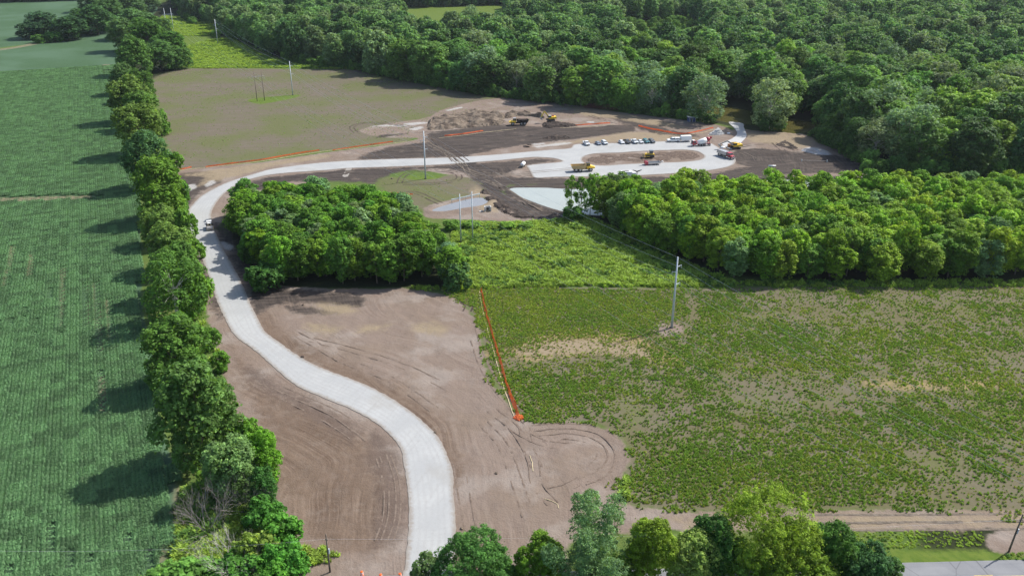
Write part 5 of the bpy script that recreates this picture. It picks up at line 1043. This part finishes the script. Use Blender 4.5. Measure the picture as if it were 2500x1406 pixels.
# ---- tyre tracks pressed into soil and road
def tracks(name, L_, mat, gauge=2.1, wd=.5):
    mb = MB()
    for li, p in enumerate(L_):
        W = smooth(gpl(p), 1.2); d = np.gradient(W, axis=0); d /= np.linalg.norm(d, axis=1)[:, None] + 1e-9; nn = np.stack([-d[:, 1], d[:, 0]], 1); ins_ = sdf(W[:, 0], W[:, 1], [roadW], -6) > -.3; hz_ = np.where(ins_, .105, ground_h(W[:, 0], W[:, 1]) + .03)
        for s in (-.5, .5):
            wv = wd * (.5 + fbm(W[:, 0] * .7, W[:, 1] * .7 + s * 9, 30 + li, 2)); a = W + nn * (s * gauge); k = (fbm(W[:, 0] * .3, W[:, 1] * .3 + s * 5, 50 + li, 3) > .24)
            for i in range(len(W) - 1):
                if not k[i]: continue
                q = [(*(a[i] - nn[i] * wv[i] / 2), hz_[i]), (*(a[i + 1] - nn[i + 1] * wv[i + 1] / 2), hz_[i + 1]), (*(a[i + 1] + nn[i + 1] * wv[i + 1] / 2), hz_[i + 1]), (*(a[i] + nn[i] * wv[i] / 2), hz_[i])]; o = len(mb.v); mb.v += q; mb.f.append((o, o + 1, o + 2, o + 3))
    tag(mb.build(name, mat), kind='structure')
tracks('dark_tyre_tracks', [[(1540,322),(1580,318),(1640,333),(1700,340)],[(1440,283),(1500,300),(1560,312),(1620,330)],[(975,447),(985,430),(1010,420),(1060,417),(1110,422),(1120,437),(1080,447),(1020,450),(985,449)],[(1110,395),(1060,340),(1040,330)],[(1050,332),(1100,365),(1140,395)],[(1130,735),(1145,745),(1140,760)],[(960,478),(1010,470),(1060,490),(1080,500)],[(1830,370),(1880,378),(1960,372)],[(1800,360),(1850,352),(1900,352)],[(1890,350),(1915,370)],[(1900,344),(1945,368)],[(870,325),(860,310),(900,300),(960,305),(1020,312)]], soilmat('track_mud', (.045, .035, .03), (.085, .066, .055), 1.2, .15), 2.2, .55)
tracks('brown_tyre_tracks', [[(1300,1045),(1380,1040),(1460,1050),(1505,1085),(1515,1125),(1490,1165),(1440,1190)],[(1310,1058),(1380,1052),(1450,1062),(1490,1092),(1495,1125),(1470,1155),(1420,1175)],[(1320,1072),(1380,1065),(1440,1075),(1470,1100),(1465,1125),(1440,1145)],[(1330,1200),(1380,1190),(1430,1165)],[(1280,1040),(1290,1090),(1310,1140)],[(1200,1000),(1260,1050),(1300,1120),(1310,1180),(1350,1230)],[(1160,830),(1185,900),(1240,980),(1290,1030)],[(1170,800),(1190,860),(1235,940),(1275,1000)],[(1250,1040),(1320,1080),(1390,1090)],[(940,1110),(962,1180),(962,1260),(945,1320)],[(930,1110),(950,1180),(950,1260),(930,1320)],[(650,950),(740,990),(830,1040),(880,1080)],[(640,930),(720,965),(820,1010),(900,1070)],[(1180,1030),(1230,1090),(1260,1170),(1290,1260)],[(1120,1130),(1135,1220),(1150,1300)],[(760,830),(880,860),(1000,900),(1120,960)],[(700,800),(820,870),(960,930),(1060,1000)]], soilmat('track_brown', (.125, .094, .075), (.185, .147, .12), 1.2, .12), 2.2, .3)
tracks('pale_tyre_tracks', [[(1045,350),(1100,378),(1130,400),(1145,425),(1165,432)],[(1030,342),(1090,376),(1120,398),(1150,420),(1200,427),(1290,422),(1400,412)],[(1150,412),(1180,422),(1240,426),(1300,428)],[(1180,440),(1230,460),(1290,500)],[(1320,707),(1450,708),(1560,710),(1700,712),(1900,712)],[(1200,440),(1260,480),(1330,515)],[(2560,1262),(2200,1266),(1900,1268),(1700,1275)],[(2560,1280),(2200,1284),(1900,1284)],[(1810,372),(1840,385),(1870,392)]], soilmat('track_dust', (.10, .082, .066), (.17, .145, .118), 1.0, .15), 2.2, .5)
# ------------------------------------------------------------------ vehicles: x forward, z up, origin on the ground
def wheels(e, xs, y, r, w_, dual=(), rim='rim'):
    for x in xs:
        for s in (-1, 1):
            ww = w_ * (1.8 if x in dual else 1); mb = MB().tube([(x, s * y - ww / 2, r), (x, s * y - ww * .35, r), (x, s * y + ww * .35, r), (x, s * y + ww / 2, r)], [r * .9, r, r, r * .9], 18)
            t_ = mb.build('wheel', M['rubber'], e); o = s * (y + 0) + s * ww / 2
            MB().tube([(x, o - s * .03, r), (x, o + s * .015, r)], [r * .62, r * .5], 14).build('rim', M[rim], t_)
def windows(e, zb, zt, xf0, xf1, xr0, xr1, yb, yt, nside=2):
    """glass set into a tapered cabin: windscreen, side panes, rear pane"""
    g = .012
    MB().plate([(xf0, -yb * .92, zb + .04), (xf0, yb * .92, zb + .04), (xf1, yt * .9, zt - .08), (xf1, -yt * .9, zt - .08)], .03).build('windshield', M['glass'], e)
    MB().plate([(xr0, yb * .88, zb + .08), (xr0, -yb * .88, zb + .08), (xr1, -yt * .86, zt - .1), (xr1, yt * .86, zt - .1)], .03).build('rear_window', M['glass'], e)
    for s in (-1, 1):
        for k in range(nside):
            a, b = k / nside + .03, (k + 1) / nside - .03; bx = [xr0 + (xf0 - xr0) * q for q in (a, b)]; tx = [xr1 + (xf1 - xr1) * q for q in (a, b)]
            q = [(bx[0], s * (yb + g), zb + .06), (bx[1], s * (yb + g), zb + .06), (tx[1], s * (yt + g + .03), zt - .1), (tx[0], s * (yt + g + .03), zt - .1)]
            MB().plate(q if s < 0 else q[::-1], .02).build('side_window', M['glass'], e)
def frustum(mb, xr0, xf0, xr1, xf1, yb, yt, zb, zt):
    v = [(xr0, -yb, zb), (xf0, -yb, zb), (xf0, yb, zb), (xr0, yb, zb), (xr1, -yt, zt), (xf1, -yt, zt), (xf1, yt, zt), (xr1, yt, zt)]
    return mb.add(v, [(0, 3, 2, 1), (4, 5, 6, 7), (0, 1, 5, 4), (1, 2, 6, 5), (2, 3, 7, 6), (3, 0, 4, 7)])
def lights(e, x, y, z):
    for s in (-1, 1): MB().box((x, s * y, z), (.06, .3, .18)).build('headlight', M['lamp'], e)
def car(name, style):
    e = empty(name)
    if style == 'pickup':
        L_, W_, r = 5.6, 1.0, .4; body = MB().prism([(-2.75, .45), (2.7, .45), (2.78, .8), (2.7, 1.08), (1.3, 1.16), (-.62, 1.16), (-.62, .95), (-2.75, .95)], -W_, W_, bev=.05)
        for s in (-1, 1): body.box((-1.7, s * .95, 1.08), (2.12, .1, .28))
        body.box((-2.74, 0, 1.08), (.08, 1.9, .28)); frustum(body, -.62, 1.25, -.45, .55, .96, .76, 1.14, 1.86); win = (1.16, 1.84, 1.27, .58, -.64, -.47, .97, .77, 2); wx = (-1.75, 1.75); hl = (2.78, .75, .9)
    elif style == 'suv':
        r = .37; body = MB().prism([(-2.35, .42), (2.3, .42), (2.38, .75), (2.28, 1.0), (1.1, 1.1), (-2.35, 1.12), (-2.4, .8)], -.95, .95, bev=.06); frustum(body, -2.28, 1.1, -1.9, .35, .92, .72, 1.08, 1.72); win = (1.1, 1.7, 1.12, .37, -2.3, -1.92, .93, .73, 3); wx = (-1.42, 1.42); hl = (2.36, .68, .82)
    else:
        r = .33; body = MB().prism([(-2.2, .35), (2.2, .35), (2.28, .6), (2.15, .82), (.95, .95), (-1.6, .98), (-2.2, .92), (-2.26, .6)], -.88, .88, bev=.07); frustum(body, -1.65, .98, -1.0, .25, .84, .62, .93, 1.44); win = (.95, 1.42, 1.0, .27, -1.67, -1.02, .85, .63, 2); wx = (-1.35, 1.35); hl = (2.24, .62, .66)
    body.build('body', M['paint'], e); windows(e, *win[:9]) if len(win) == 9 else windows(e, *win)
    wheels(e, wx, win[6] - .12, r, .26); lights(e, *hl); MB().box((hl[0] + .0, 0, hl[2] - .28), (.1, 1.5, .16), bev=.02).build('bumper', M['black'], e)
    MB().box((hl[0] + .01, 0, hl[2] - .02), (.05, .9, .14)).build('grille', M['black'], e)
    return e
PROTO = {}
LOT = np.array(gp(1700, 338.6)) - np.array(gp(1425, 350.5)); LOT /= np.linalg.norm(LOT); NOSE = math.atan2(-LOT[0], LOT[1]) + math.radians(8)
CARS = [((1431.5,354),'pickup',(.78,.79,.80),'white pickup truck parked farthest left on the pale lot'), ((1460,353.5),'sedan',(.16,.20,.27),'blue-grey car, left of the pair between pickup and row of six'), ((1475.5,352.5),'suv',(.62,.66,.70),'silver white small car right beside the blue-grey one'),
 ((1517,350.5),'sedan',(.74,.76,.78),'white car leftmost in the tight row of six'), ((1530.5,350),'pickup',(.025,.028,.034),'black pickup second in the tight row of six'), ((1548.5,349.5),'pickup',(.70,.74,.76),'pale silver pickup third in the tight row of six'), ((1563,349.5),'sedan',(.55,.57,.59),'small silver grey car fourth in the tight row'), ((1577,349),'suv',(.02,.16,.18),'teal car in the row between silver and charcoal cars'), ((1591,348.6),'suv',(.09,.10,.115),'charcoal car at the right end of the row of six')]
for (b, st_, c, lb) in CARS:
    if st_ not in PROTO: e = PROTO[st_] = car('parked_car', st_)
    else: e = copy_tree(PROTO[st_])
    x, y = gp(*b); e.location = (x, y, .10); e.rotation_euler = (0, 0, NOSE + random.Random(b[0]).uniform(-.05, .05)); tag(e, lb, 'car', 'cars parked along the lot edge')
    for ch in e.children:
        if ch.name.split('.')[0] == 'body': ch.color = (*c, 1)
def put(e, rear, front, label, cat, z=.10):
    a, b = np.array(gp(*rear)), np.array(gp(*front)); m = (a + b) / 2; e.location = (m[0], m[1], z); e.rotation_euler = (0, 0, math.atan2(b[1] - a[1], b[0] - a[0])); return tag(e, label, cat)
# service truck with cap, and its box trailer
e = empty('service_truck'); b = MB().prism([(-3.2, .5), (3.0, .5), (3.1, .9), (3.0, 1.25), (1.6, 1.35), (-3.2, 1.35)], -1.02, 1.02, bev=.05); frustum(b, -.5, 1.55, -.35, .75, .98, .8, 1.33, 2.1); c = b.build('body', M['white'], e)
MB().box((-1.9, 0, 1.72), (2.5, 1.9, .78), bev=.06).build('bed_cap', M['white'], e); windows(e, 1.36, 2.08, 1.57, .78, -.52, -.37, .99, .81, 2)
for s in (-1, 1): MB().box((-1.9, s * .96, 1.78), (1.9, .03, .35)).build('cap_window', M['glass'], e)
wheels(e, (-2.0, 2.0), .92, .43, .3); lights(e, 3.08, .75, 1.0); MB().box((3.12, 0, .65), (.12, 1.9, .22)).build('bumper', M['rim'], e)
put(e, (1660,346.6), (1627,347.6), 'white service pickup with a cap towing the box trailer', 'truck')
e = empty('box_trailer'); MB().prism([(-2.5, .6), (2.5, .6), (2.75, 1.6), (2.5, 2.9), (-2.5, 2.9)], -1.15, 1.15, bev=.05).build('box', M['white'], e); wheels(e, (-.55, .4), 1.02, .34, .24)
for s in (-1, 1): MB().prism([(-1.1, .68), (.95, .68), (.75, .85), (-.9, .85)], -.02, .02).build('fender', M['rim'], e).location = (0, s * 1.18, 0)
MB().tube([(2.6, 0, .55), (4.0, 0, .5)], .07, 6).build('drawbar', M['black'], e); MB().box((-2.53, 0, 1.7), (.04, 2.0, 2.0)).build('door', M['tin'], e)
put(e, (1687,345.7), (1661,346.8), 'white enclosed box trailer hitched behind the service pickup', 'trailer')
# concrete mixer, discharge over the cab side facing right
e = empty('mixer_truck'); MB().box((0, 0, .95), (9.0, 1.0, .35)).build('chassis', M['red'], e)
c = MB().prism([(2.9, .7), (4.75, .7), (4.8, 1.5), (4.5, 2.75), (2.9, 2.75)], -1.2, 1.2, bev=.08).build('cab', M['red'], e)
MB().plate([(4.8, -1.0, 1.55), (4.8, 1.0, 1.55), (4.52, .95, 2.6), (4.52, -.95, 2.6)], .03).build('windshield', M['glass'], c)
for s in (-1, 1):
    q = [(3.1, s * 1.21, 1.6), (4.3, s * 1.21, 1.6), (4.15, s * 1.21, 2.5), (3.1, s * 1.21, 2.5)]; MB().plate(q if s < 0 else q[::-1], .02).build('side_window', M['glass'], c)
MB().box((4.85, 0, .75), (.25, 2.4, .45), bev=.05).build('bumper', M['white'], e); MB().box((4.0, 0, 2.82), (1.2, 1.9, .1), bev=.03).build('cab_roof', M['white'], c)
dr = [(-4.2, 3.35, .55), (-3.6, 3.15, .95), (-2.4, 2.75, 1.2), (-.6, 2.2, 1.3), (.9, 1.85, 1.15), (2.0, 1.6, .75), (2.4, 1.5, .4)]
MB().tube([(x, 0, z) for x, z, r_ in dr[2:]], [r_ for x, z, r_ in dr[2:]], 20).build('drum', M['white'], e, True)
MB().tube([(x - .01, 0, z + .01) for x, z, r_ in dr[:3]], [r_ + .03 for x, z, r_ in dr[:3]], 20).build('drum_cone', M['red'], e, True)
hp = MB().prism([(-4.9, 3.4), (-4.1, 3.4), (-4.3, 4.2), (-4.9, 4.2)], -.6, .6).build('hopper', M['red'], e); MB().plate([(-4.9, -.3, 2.9), (-4.9, .3, 2.9), (-6.1, .25, 1.7), (-6.1, -.25, 1.7)], .08).build('chute', M['rim'], hp)
for s in (-1, 1): MB().tube([(-3.5, s * .9, 1.1), (-3.9, s * .7, 3.2)], .1, 6).build('drum_stand', M['red'], e)
for s in (-1, 1): MB().box((-.3, s * 1.15, 1.3), (5.6, .3, .12)).build('fender', M['white'], e)
MB().tube([(-2.8, -1.15, 1.75), (-1.8, -1.15, 1.75)], .3, 12).build('water_tank', M['white'], e)
wheels(e, (3.9, 1.0, -.3, -1.6, -3.9), 1.02, .53, .32); lights(e, 4.95, .85, .95)
put(e, (1735,355.5), (1688,357.5), 'red concrete mixer truck with a white slanted drum', 'mixer truck')
# long dump truck, red cab, grey bed
e = empty('dump_truck'); MB().box((-.2, 0, .9), (9.4, .95, .32)).build('chassis', M['black'], e)
bd = MB().prism([(-4.9, 1.15), (1.4, 1.15), (1.4, 1.35), (-4.9, 1.35)], -1.2, 1.2)
for s in (-1, 1): bd.prism([(-4.95, 1.2), (1.4, 1.2), (1.4, 2.75), (-4.7, 2.75)], s * 1.22 - .05, s * 1.22 + .05)
bd.box((1.4, 0, 2.0), (.1, 2.4, 1.7)); bd.box((-4.9, 0, 1.95), (.1, 2.35, 1.5), Matrix.Rotation(-.1, 3, 'Y'))
for k in range(8):
    for s in (-1, 1): bd.box((-4.4 + k * .8, s * 1.3, 1.95), (.1, .08, 1.5))
bd.build('bed', M['silver'], e); MB().prism([(-4.7, 2.3), (1.35, 2.3), (1.35, 2.62), (-1.5, 2.72), (-4.7, 2.58)], -1.15, 1.15).build('tarp', M['rim'], e)
c = MB().prism([(1.75, .75), (3.6, .75), (3.6, 1.75), (3.35, 2.75), (1.75, 2.85)], -1.1, 1.1, bev=.08).build('cab', M['red'], e); MB().prism([(3.55, .75), (5.1, .7), (5.2, 1.1), (5.0, 1.55), (3.55, 1.8)], -.85, .85, bev=.08).build('hood', M['red'], e)
MB().plate([(3.6, -.95, 1.85), (3.6, .95, 1.85), (3.38, .9, 2.6), (3.38, -.9, 2.6)], .04).build('windshield', M['glass'], c)
for s in (-1, 1):
    q = [(2.1, s * 1.11, 1.75), (3.3, s * 1.11, 1.75), (3.2, s * 1.11, 2.55), (2.1, s * 1.11, 2.55)]; MB().plate(q if s < 0 else q[::-1], .02).build('side_window', M['glass'], c); MB().tube([(1.6, s * .8, 1), (1.6, s * .8, 3.4)], .09, 8).build('exhaust_stack', M['silver'], e)
    MB().tube([(2.2, s * 1.1, .75), (3.1, s * 1.1, .75)], .3, 12).build('fuel_tank', M['silver'], e)
MB().box((5.25, 0, .75), (.18, 2.2, .4), bev=.04).build('bumper', M['silver'], e); MB().box((5.2, 0, 1.25), (.08, 1.0, .6)).build('grille', M['silver'], e)
wheels(e, (4.3, .7, -1.1, -2.4, -3.8), 1.0, .52, .32); lights(e, 5.1, .8, 1.1)
put(e, (1753,378), (1790,391), 'dump truck with red cab and grey bed at the turnaround end', 'truck')
# articulated dumpers
def dumper(loaded):
    e = empty('articulated_dumper'); c = MB().prism([(1.4, 1.2), (3.4, 1.15), (5.0, 1.35), (5.15, 1.9), (3.4, 2.45), (1.4, 2.4)], -1.15, 1.15, bev=.12).build('hood', M['yellow'], e)
    k = MB(); frustum(k, 1.3, 3.0, 1.4, 2.75, .95, .85, 2.35, 3.55); k = k.build('cab', M['yellow'], e); windows(k, 2.42, 3.5, 3.02, 2.77, 1.28, 1.38, .96, .86, 2); MB().box((2.1, 0, 3.62), (1.6, 1.8, .14), bev=.04).build('cab_roof', M['black'] if not loaded else M['rim'], k)
    b = MB(); prof = [(-5.2, 2.75), (-4.6, 1.55), (.6, 1.35), (.9, 2.85)]
    for s in (-1, 1): b.prism([(-5.3, 2.85), (-4.6, 1.5), (.7, 1.3), (1.0, 2.9)], s * 1.55 - .07, s * 1.55 + .07)
    b.prism([(-4.7, 1.45), (.7, 1.2), (.7, 1.4), (-4.7, 1.62)], -1.5, 1.5); b.prism([(.6, 1.3), (.75, 1.3), (1.1, 3.2), (.95, 3.2)], -1.6, 1.6); b.prism([(-5.35, 2.8), (-4.7, 1.5), (-4.55, 1.55), (-5.15, 2.85)], -1.5, 1.5)
    for q in (-3.6, -2.2, -.8): 
        for s in (-1, 1): b.box((q, s * 1.66, 2.1), (.14, .1, 1.3))
    b.build('dump_bed', M['tanyellow'] if not loaded else M['muck'], e)
    if loaded:
        V_ = MB(); bm = bmesh.new(); bmesh.ops.create_grid(bm, x_segments=12, y_segments=8, size=1)
        for v in bm.verts: v.co = Vector((v.co.x * 2.5 - 2, v.co.y * 1.4, 2.3 + .7 * max(0, 1 - v.co.x ** 2) * max(0, 1 - v.co.y ** 2) + .25 * float(vnoise(v.co.x * 4, v.co.y * 4, 2))))
        V_.bm(bm).build('soil_load', M['muck'], e)
    MB().box((-1.2, 0, 1.0), (6.4, .9, .4)).build('chassis', M['black'], e); MB().tube([(.9, 0, 1.1), (1.5, 0, 1.1)], .45, 10).build('joint', M['black'], e)
    for s in (-1, 1):
        MB().prism([(2.2, 1.75), (4.0, 1.75), (3.8, 1.95), (2.4, 1.95)], s * 1.4 - .3, s * 1.4 + .3).build('fender', M['yellow'], e); MB().tube([(1.6, s * 1.0, 2.4), (1.5, s * 1.0, 3.3)], .07, 6).build('mirror_post', M['black'], e)
    wheels(e, (3.1, -1.4, -3.2), 1.2, .9, .62, rim='rim'); lights(e, 5.1, .8, 1.7); return e
put(dumper(False), (1394,419.5), (1452,417.5), 'empty tan yellow articulated dumper on the lower lot', 'dump truck'); put(dumper(True), (1292,305.5), (1240,306.5), 'yellow articulated dumper loaded with dark soil below the spoil', 'dump truck', .15)
def tracks_pair(e, L_, y, w_, h):
    for s in (-1, 1):
        t_ = MB().prism([(-L_ / 2, h * .35), (-L_ / 2 + h * .3, .02), (L_ / 2 - h * .3, .02), (L_ / 2, h * .35), (L_ / 2 - h * .15, h * .85), (L_ / 2 - h * .4, h), (-L_ / 2 + h * .4, h), (-L_ / 2 + h * .15, h * .85)], s * y - w_ / 2, s * y + w_ / 2, bev=.03).build('crawler_track', M['black'], e)
        for k in range(5): MB().tube([(-L_ * .36 + k * L_ * .18, s * (y + w_ / 2), h * .4), (-L_ * .36 + k * L_ * .18, s * (y + w_ / 2) + s * .04, h * .4)], h * .24, 10).build('roller', M['rubber'], t_)
def slab_link(mb, p, q, t0, t1, w_):
    """boom section in the x-z plane, tapering from depth t0 to t1"""
    p, q = Vector(p), Vector(q); d = (q - p).normalized(); n = Vector((-d.z, 0, d.x)); a = [p + n * t0 / 2, q + n * t1 / 2, q - n * t1 / 2, p - n * t0 / 2]; return mb.prism([(v.x, v.z) for v in a], -w_ / 2, w_ / 2, bev=.03)
def excavator(boom, stick, tip, label, rear, front, z, bucketmat='rim', arm='yellow', yaw=0):
    e = empty('excavator'); tracks_pair(e, 4.4, 1.25, .6, .95); MB().tube([(0, 0, .8), (0, 0, 1.15)], .8, 16).build('turntable', M['black'], e)
    h = MB().prism([(-2.5, 1.2), (1.2, 1.15), (1.3, 1.8), (-.4, 2.2), (-2.6, 2.3), (-2.8, 1.6)], -1.35, 1.35, bev=.08).build('house', M['yellow'], e); MB().prism([(-3.1, 1.2), (-2.3, 1.2), (-2.3, 2.35), (-2.9, 2.3)], -1.4, 1.4, bev=.1).build('counterweight', M['yellow'], e)
    k = MB(); frustum(k, -.2, 1.5, -.1, 1.2, .5, .45, 1.8, 3.0); k = k.build('cab', M['white'] if arm == 'yellow' else M['yellow'], e); windows(k, 1.88, 2.95, 1.52, 1.22, -.22, -.12, .51, .46, 2); k.location.y = .75
    MB().box((-1.3, -.5, 2.45), (.9, .9, .35), bev=.05).build('engine_cover', M['red'] if arm == 'yellow' else M['yellow'], e); MB().tube([(-1.6, .4, 2.2), (-1.6, .4, 3.0)], .08, 8).build('exhaust', M['black'], e)
    base = (.9, 0, 1.7); b = MB(); slab_link(b, base, boom, .75, .6, .45); b.build('boom', M['yellow'] if arm == 'yellow' else M['palewood'], e); b = MB(); slab_link(b, boom, stick, .6, .4, .4); b.build('stick', M['yellow'] if arm == 'yellow' else M['palewood'], e)
    MB().tube([(1.3, .3, 1.5), tuple(Vector(base).lerp(Vector(boom), .6) + Vector((.1, .3, -.25)))], .1, 8).build('hydraulic_ram', M['rim'], e); MB().tube([tuple(Vector(base).lerp(Vector(boom), .7) + Vector((0, 0, .5))), tuple(Vector(boom).lerp(Vector(stick), .12) + Vector((0, 0, .35)))], .09, 8).build('hydraulic_ram', M['rim'], e)
    s = Vector(stick); MB().prism([(s.x - .15, s.z + .2), (s.x + .35, s.z), (s.x + .3, s.z - .8), (s.x - .5, s.z - 1.3), (s.x - 1.0, s.z - 1.0), (s.x - .6, s.z - .6), (s.x - .3, s.z - .1)], -.6, .6, bev=.04).build('bucket', M[bucketmat], e)
    put(e, rear, front, label, 'excavator', z); return e
excavator((3.4, 0, 5.1), (5.3, 0, 1.9), None, 'tall yellow excavator with raised arm on the dark mound', (1357,299), (1331,300), 1.0)
x = excavator((4.4, 0, 3.9), (8.2, 0, 2.6), None, 'dusty yellow machine with a long pale boom at the ramp foot', (1811,363), (1779,364.5), .08, 'palewood', 'pale')
MB().box((.4, -1.5, 2.0), (2.6, .5, 1.7), bev=.06).build('side_hopper', M['tanyellow'], x)
MB().box((1.2, -3.2, .8), (2.2, 1.6, 1.5), bev=.05).build('rust_box', flat('rusty_steel', (.26, .12, .05), .8, var=.35), x)
# bulldozer on the island
e = empty('bulldozer'); tracks_pair(e, 3.9, 1.1, .6, 1.2); MB().prism([(.1, .75), (2.2, .8), (2.3, 1.7), (.1, 1.85)], -.62, .62, bev=.06).build('hood', M['yellow'], e); MB().prism([(-1.9, .8), (.1, .75), (.1, 1.7), (-1.9, 1.6)], -.75, .75, bev=.05).build('hull', M['yellow'], e)
k = MB(); 
for px_, py_2 in ((-1.3, .7), (-1.3, -.7), (.1, .7), (.1, -.7)): k.box((px_, py_2, 2.25), (.1, .1, 1.3))
k = k.build('cab_frame', M['black'], e); MB().box((-.6, 0, 2.98), (1.8, 1.75, .16), bev=.05).build('cab_roof', flat('dark_blue_roof', (.10, .13, .17), .5), k); MB().box((-.6, 0, 2.3), (1.25, 1.25, 1.1)).build('cab_glass', M['glass'], k)
MB().plate([(2.95, -1.75, .15), (2.95, 1.75, .15), (2.75, 1.75, 1.5), (2.75, -1.75, 1.5)], .12).build('blade', M['tanyellow'], e)
for s in (-1, 1): MB().tube([(.3, s * 1.5, .6), (2.75, s * 1.5, .45)], .12, 8).build('push_arm', M['yellow'], e); MB().tube([(1.9, s * .5, 1.75), (2.75, s * .5, 1.0)], .07, 8).build('hydraulic_ram', M['rim'], e)
MB().prism([(-2.8, .25), (-2.6, .25), (-1.9, 1.2), (-2.0, 1.5)], -.12, .12).build('ripper', M['yellow'], e); MB().tube([(1.3, .3, 1.75), (1.3, .3, 2.6)], .07, 8).build('exhaust', M['black'], e)
put(e, (1603,385.5), (1569,386), 'yellow bulldozer with a dark canopy on the soil island', 'bulldozer', .42)
# red spreader box with its grey tray
e = empty('gravel_trailer'); tr_ = MB().box((1.2, 0, .75), (5.6, 2.2, .12))
for s in (-1, 1): tr_.box((1.2, s * 1.1, 1.05), (5.6, .08, .6))
tr_.box((3.98, 0, 1.05), (.08, 2.2, .6)); tr_.build('tray', M['silver'], e); MB().prism([(-3.0, .3), (-1.65, .3), (-1.65, 1.5), (-2.2, 1.7), (-3.0, 1.2)], -1.25, 1.25, bev=.05).build('front_box', M['red'], e)
MB().prism([(-3.1, 1.2), (-2.9, 1.2), (-3.5, 2.4), (-3.7, 2.4)], -.9, -.1).build('hopper_lid', M['red'], e); MB().tube([(-3.4, .6, 2.0), (-2.4, .6, 1.4)], .08, 6).build('lever', M['red'], e); MB().box((1, 0, .5), (6, .7, .2)).build('frame', M['red'], e)
wheels(e, (2.6, 1.6), 1.0, .36, .26); put(e, (1572,403.5), (1607,402.3), 'low red trailer with an open grey tray below the island', 'trailer')
# white lorry mostly hidden by the plantation, and a dark plough-like frame beside it
e = empty('white_lorry'); MB().prism([(-3.1, .8), (1.2, .8), (1.2, 3.0), (-3.1, 3.0)], -1.15, 1.15, bev=.05).build('box', M['white'], e); c = MB().prism([(1.35, .6), (3.2, .6), (3.25, 1.4), (2.8, 2.5), (1.35, 2.6)], -1.1, 1.1, bev=.07).build('cab', M['white'], e)
MB().plate([(3.22, -.95, 1.5), (3.22, .95, 1.5), (2.84, .9, 2.4), (2.84, -.9, 2.4)], .03).build('windshield', M['glass'], c); MB().box((-1.0, 0, 3.06), (2.2, .9, .12)).build('roof_hatch', M['black'], e); wheels(e, (-2.0, 2.2), 1.0, .48, .3)
put(e, (1520,436), (1548,435), 'white lorry roof with a dark hatch peeking over the plantation', 'truck')
x, y = gp(1555, 428); e = empty('plough_frame', (x, y, .1)); tag(e, 'small dark winged frame just right of the hidden white lorry', 'attachment')
MB().tube([(0, 0, 0), (0, 0, 1.6)], .14, 8).build('mast', M['black'], e)
for s in (-1, 1): MB().plate([(0, -.1, 1.2), (s * 1.9, -.1, 2.1), (s * 1.9, .1, 2.3), (0, .1, 1.7)], .1).build('wing', M['black'], e)
# road roller, drum towards the camera
e = empty('road_roller'); MB().tube([(1.7, -1.05, .78), (1.7, 1.05, .78)], .78, 28).build('drum', flat('smooth_drum_steel', (.36, .34, .33), .5, .4, var=.2, sc=5), e)
f = MB()
for s in (-1, 1): f.box((1.4, s * 1.15, .8), (2.2, .12, .35))
f.box((.5, 0, .85), (.4, 2.4, .45)); f.build('drum_frame', M['tanyellow'], e)
MB().prism([(-2.6, .7), (-.9, .7), (-.9, 1.75), (-2.5, 1.6)], -.75, .75, bev=.08).build('engine_hood', M['white'], e); MB().prism([(-.9, .7), (.3, .7), (.3, 1.1), (-.9, 1.2)], -.8, .8, bev=.05).build('platform', M['tanyellow'], e)
k = MB()
for px_, py_2 in ((-.85, .7), (-.85, -.7), (.2, .7), (.2, -.7)): k.tube([(px_, py_2, 1.1), (px_, py_2, 2.75)], .05, 6)
k = k.build('canopy_posts', M['black'], e); MB().box((-.33, 0, 2.8), (1.5, 1.7, .1), bev=.04).build('canopy', M['white'], k); MB().box((-.45, 0, 1.4), (.5, .6, .7), bev=.08).build('seat', M['black'], e)
wheels(e, (-1.7,), .9, .72, .5); lights(e, .32, .6, 1.2)
put(e, (511.5,548), (514.5,571), 'grey road roller with a big smooth drum on the shaded road', 'road roller')
# ------------------------------------------------------------------ air
bm = bmesh.new(); bmesh.ops.create_cube(bm, size=1); bmesh.ops.scale(bm, vec=(2600, 2500, 106), verts=bm.verts); bmesh.ops.translate(bm, vec=(0, 1150, 51), verts=bm.verts)
hm = bpy.data.meshes.new('haze'); bm.to_mesh(hm); bm.free(); hm.materials.append(None); t = NT('haze_air'); v = t.n('VolumePrincipled'); v.inputs['Color'].default_value = (.78, .88, 1, 1); v.inputs['Density'].default_value = HAZE; v.inputs['Anisotropy'].default_value = .2
t.t.links.new(v.outputs[0], t.out.inputs['Volume']); hm.materials[0] = t.m; h = link('haze', hm); tag(h, 'thin summer haze over the whole site', 'haze', None, 'stuff')
